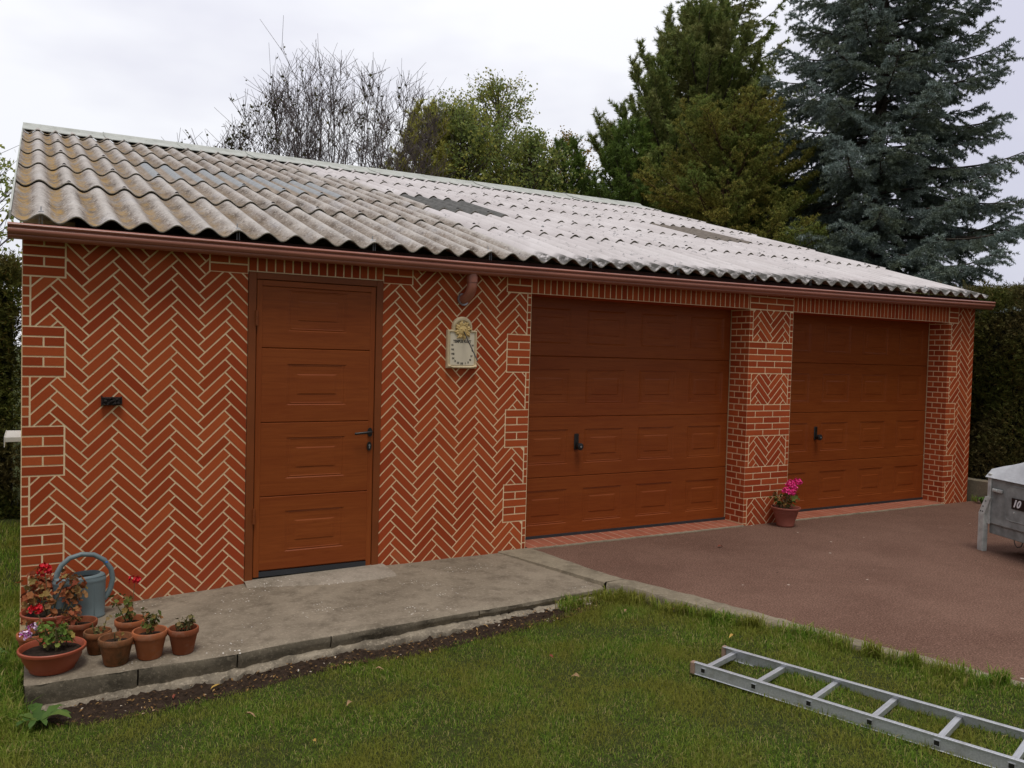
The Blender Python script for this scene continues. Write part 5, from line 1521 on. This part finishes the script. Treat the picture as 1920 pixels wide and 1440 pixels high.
# bare autumn trees: a fan of stems, each with upright twigs and side twigs
def curve(a, b, bulge, n):
    t = np.linspace(0, 1, n)[:, None]; m = (a+b)/2 + bulge
    return (1-t)**2*a + 2*t*(1-t)*m + t**2*b
def fan_tree(label, loc, seed, hw, dep, ztop, zbase, nstem, leafp, tw=11, trunk_r=.11, lsz=.07):
    g = np.random.default_rng(seed); o = empty('bare_tree', loc); tag(o, label, 'tree', 'leafy trees behind the garage')
    sticks = []; LP = []
    for i in range(nstem):
        x = ((i*7) % nstem+.5)/nstem*2-1 + g.normal(0, .10); x = max(-1, min(1, x)); y = g.uniform(-1, 1)*math.sqrt(max(0, 1-x*x*.7))
        ze = ztop*(1 - .13*abs(x)**2.5) - abs(g.normal(0, .35)) - (.9*max(0, -x-.6)/.4)
        A = np.array([x*hw*.42, y*dep*.4, zbase + g.uniform(-.2, .4)]); B = np.array([x*hw, y*dep, ze])
        P = curve(A, B, np.array([x*hw*.18, y*dep*.15, -.12]) + g.normal(0, .08, 3), 9); P[1:-1] += g.normal(0, .025, (7, 3))
        r0 = g.uniform(.013, .024)
        for k in range(8): sticks.append((P[k], P[k+1], r0*(1-k/8.5), r0*(1-(k+1)/8.5)+.002))
        for j in range(tw):
            f = g.uniform(.12, .95)*8; k = int(f); q = P[k] + (P[k+1]-P[k])*(f-k)
            L_ = g.uniform(.35, 1.15)*(1.15-f/8*.6); az = g.uniform(0, 6.28)
            d = np.array([math.cos(az)*.55 + x*.15, math.sin(az)*.55, g.uniform(.55, 1.1)]); e = q + d*L_
            if e[2] > ztop*1.01: e[2] = ztop*(.97 + .03*g.random())
            Q = curve(q, e, np.array([0, 0, -.08*L_]) + g.normal(0, .03, 3), 5)
            for k2 in range(4): sticks.append((Q[k2], Q[k2+1], .0068-.0007*k2, .0061-.0007*k2))
            for _ in range(7):
                f2 = g.uniform(.2, .95)*4; k2 = int(f2); u = Q[k2] + (Q[k2+1]-Q[k2])*(f2-k2)
                d2 = g.normal(0, .45, 3); d2[2] = abs(d2[2]) + .35; v = u + d2*g.uniform(.2, .65)
                sticks.append((u, v, .0042, .003))
                if g.random() < leafp(v): LP += [u + (v-u)*t for t in g.random(2)]
            if g.random() < leafp(e): LP += [q + (e-q)*t for t in g.uniform(.3, 1, 4)]
    o2 = MB(); o2.tube([(0, 0, -.3), (.03, 0, zbase*.5), (0, .02, zbase+.2)], [trunk_r*1.3, trunk_r, trunk_r*.8], 9)
    for i in range(7):
        az = i*.9; o2.tube([(0, 0, zbase*.75), (hw*.2*math.cos(az), dep*.2*math.sin(az), zbase*.95), (hw*.38*math.cos(az), dep*.36*math.sin(az), zbase+.35)], [.06, .045, .03], 7)
    o2.build('trunk', MAT['bark_grey'], o)
    stick_mesh(sticks, 'branches', MAT['bark_grey'], o, 4)
    LP = np.array(LP); V = leaves(LP + g.normal(0, .02, LP.shape), lsz, g, .7, .3)
    fast('crown', V, np.arange(len(V)).reshape(-1, 4), SPAR, o)
fan_tree('nearly leafless many-stemmed tree with fine upright twigs left of the ridge centre', (5.60, 11.4, 0), 51, 2.30, 1.6, 7.65, 3.2, 52,
         lambda v: .05 + .30*((v[0] < -1.3) and v[2] < 7.3) + .16*(math.sin(v[0]*2.3+1)*math.sin(v[2]*2.1) > .5), 13)
fan_tree('small twiggy sapling just above the ridge left of the bare tree', (3.05, 11.5, 0), 52, .55, .4, 5.85, 3.2, 5, lambda v: .5, 5, .04)
fan_tree('thin leafless tree standing behind the olive pine', (7.9, 13.4, 0), 58, 1.5, .9, 8.1, 3.6, 10, lambda v: .08, 9, .08)

def leafy(label, loc, H, zlo, hw, prof, ncl, nlf, lsz, mat, seed, name='birch_tree', csz=.28, hang=.5, droop=1.6, tr=.07, bark=None):
    """trunk, limbs to leaf clumps spread through the crown volume; prof(t) relative radius, t 0 low .. 1 top"""
    g = np.random.default_rng(seed); o = empty(name, loc); tag(o, label, 'tree', 'leafy trees behind the garage')
    bark = bark or MAT['bark_grey']; sticks = []; LP = []
    mb = MB(); n = 9; mb.tube([(.06*math.sin(i*1.3+seed), .06*math.cos(i*1.9), -.3 + (H+.1)*i/(n-1)) for i in range(n)], [tr*(1-.93*i/(n-1)) for i in range(n)], 8)
    mb.build('trunk', bark, o)
    for i in range(ncl):
        t = g.random()**.9; z = zlo + (H-zlo)*t; az = g.uniform(0, 6.28); r_ = hw*prof(t)*math.sqrt(g.uniform(.05, 1))*g.uniform(.8, 1.12)
        c = np.array([r_*math.cos(az), r_*math.sin(az), z]); c[2] = min(c[2], H - .12)
        z0 = max(zlo*.6, z - .35 - r_*.7); P = curve(np.array([0, 0, z0]), c, np.array([0, 0, .12*r_]) + g.normal(0, .05, 3), 5)
        for k in range(4): sticks.append((P[k], P[k+1], .013*(1-k/5)+.003, .013*(1-(k+1)/5)+.003))
        m = int(nlf*g.uniform(.45, 1.4)); s_ = csz*g.uniform(.7, 1.3)
        nt_ = 5; ends = c + g.normal(0, s_*.75, (nt_, 3))*np.array([1, 1, droop*.6]); ends[:, 2] = np.minimum(ends[:, 2], H + .1)
        for e in ends: sticks.append((P[3], e, .0045, .003))
        pick = g.integers(0, nt_, m); tt = g.uniform(.15, 1.05, m)[:, None]
        LP.append(P[3] + (ends[pick]-P[3])*tt + g.normal(0, s_*.20, (m, 3)))
    stick_mesh(sticks, 'branches', bark, o, 3)
    LP = np.concatenate(LP); V = leaves(LP, lsz, g, .75, hang)
    fast('crown', V, np.arange(len(V)).reshape(-1, 4), mat, o)
dome = lambda t: math.sqrt(max(0.02, 1-(t*1.02-.25)**2/.62)) if t > .25 else 1.0
taper = lambda t: (1-t)**.55*.9 + .12
leafy('tall airy birch with small green leaves right of the bare tree', (10.75, 13.6, 0), 8.9, 4.2, 1.35, lambda t: (1-t)**.30*1.0+.18, 210, 70, .062, BIRCH, 61)
leafy('paler thin birch standing left of and behind the tall birch', (9.9, 14.8, 0), 8.75, 4.6, 1.25, lambda t: (1-t)**.45*.9+.12, 110, 55, .062, BIRCH, 62)
leafy('low golden birch in the gap between the tall birch and the young pine', (11.9, 14.0, 0), 7.1, 4.0, 1.25, dome, 90, 80, .07, YELLOW, 63)
leafy('orange yellow tree peeping out between the two green pines', (14.1, 15.2, 0), 8.35, 5, 1.0, dome, 55, 75, .07, YELLOW, 64)
leafy('bushy yellow green birch just above the ridge', (9.1, 12.4, 0), 7.7, 3.6, 1.7, dome, 200, 90, .072, BIRCH, 65)
leafy('low bushy green birch just above the ridge beside the young pine', (11.0, 12.4, 0), 7.2, 3.6, 1.55, dome, 170, 90, .072, BIRCH, 68)
leafy('small leafy tree behind the left hedge', (-.85, 9.6, 0), 4.75, 1.2, 1.55, dome, 90, 45, .062, BIRCH, 66, 'apple_tree', .25)
leafy('small green tree rising behind the right hedge', (14.9, 1.0, 0), 3.1, 1.6, .75, dome, 40, 80, .06, BIRCH, 67, 'small_tree', .2)

# ---------------------------------------------------------------- hedges
def hedge(name, label, x0, x1, y0, y1, H, seed, n, zb=0.0, faces=('x0', 'y0')):
    g = np.random.default_rng(seed); o = empty(name, (0, 0, 0)); tag(o, label, 'hedge')
    def bulge(a, z): return .10*np.sin(a*2.7+seed) + .07*np.sin(z*4.1+a*1.3) + .05*np.sin(a*7.3+z*3.1) - .10*np.clip((z-H*.75)/(H*.25), 0, 1)**2
    mb = MB(); mb.box(x0+.28, x1-.1, y0+.28, y1-.1, zb, H-.28); mb.build('core', simple('hedge_core', (.014, .014, .008), 1), o)
    A = []; B = []
    for f in faces:
        lo, hi = (y0, y1) if f[0] == 'x' else (x0, x1)
        m = int(n*(hi-lo)/(sum((y1-y0) if q[0] == 'x' else (x1-x0) for q in faces)))
        a = g.uniform(lo, hi, m); z = g.uniform(zb, H, m); dep = g.exponential(.05, m)
        bb = bulge(a, z)
        if f == 'x0': P = np.stack([x0 + .12 - bb + dep, a, z], -1); od = np.array([-1, 0, .0])
        elif f == 'y0': P = np.stack([a, y0 + .12 - bb + dep, z], -1); od = np.array([0, -1, .0])
        d = od + g.normal(0, .45, (m, 3)); d[:, 2] += .75; d /= np.linalg.norm(d, axis=1, keepdims=True)
        A.append(P); B.append(P + d*g.uniform(.05, .15, m)[:, None])
    # top
    m = int(n*.22); P = np.stack([g.uniform(x0, x1, m), g.uniform(y0, y1, m), H - .12 + g.normal(0, .04, m)], -1)
    d = g.normal(0, .35, (m, 3)); d[:, 2] += 1; d /= np.linalg.norm(d, axis=1, keepdims=True); A.append(P); B.append(P + d*g.uniform(.08, .2, m)[:, None])
    A = np.concatenate(A); B = np.concatenate(B)
    V = needles(A, B, .045, 110, .012, g, .9)
    fast('foliage', V, np.arange(len(V)).reshape(-1, 3), HEDGE, o)
hedge('hedge', 'tall clipped dark conifer hedge beyond the left corner of the garage', -4.5, -.03, 3.9, 5.2, 2.45, 1, 22000, -.25, ('y0',))
hedge('hedge', 'tall clipped hedge on the right behind the trailer', 10.35, 11.9, -6.5, 6.0, 2.62, 2, 42000, .0, ('x0',))
mb = MB(); mb.box(10.12, 10.26, -7, .35, -.1, .26, 0, .012)
for yj in np.arange(-6.5, .3, 1.0): mb.box(10.1165, 10.13, yj, yj+.012, -.05, .258, 1)
tag(mb.build('low_wall', [MAT['kerb'], MAT['soil']]), 'low grey concrete wall at the foot of the right hedge', 'wall')
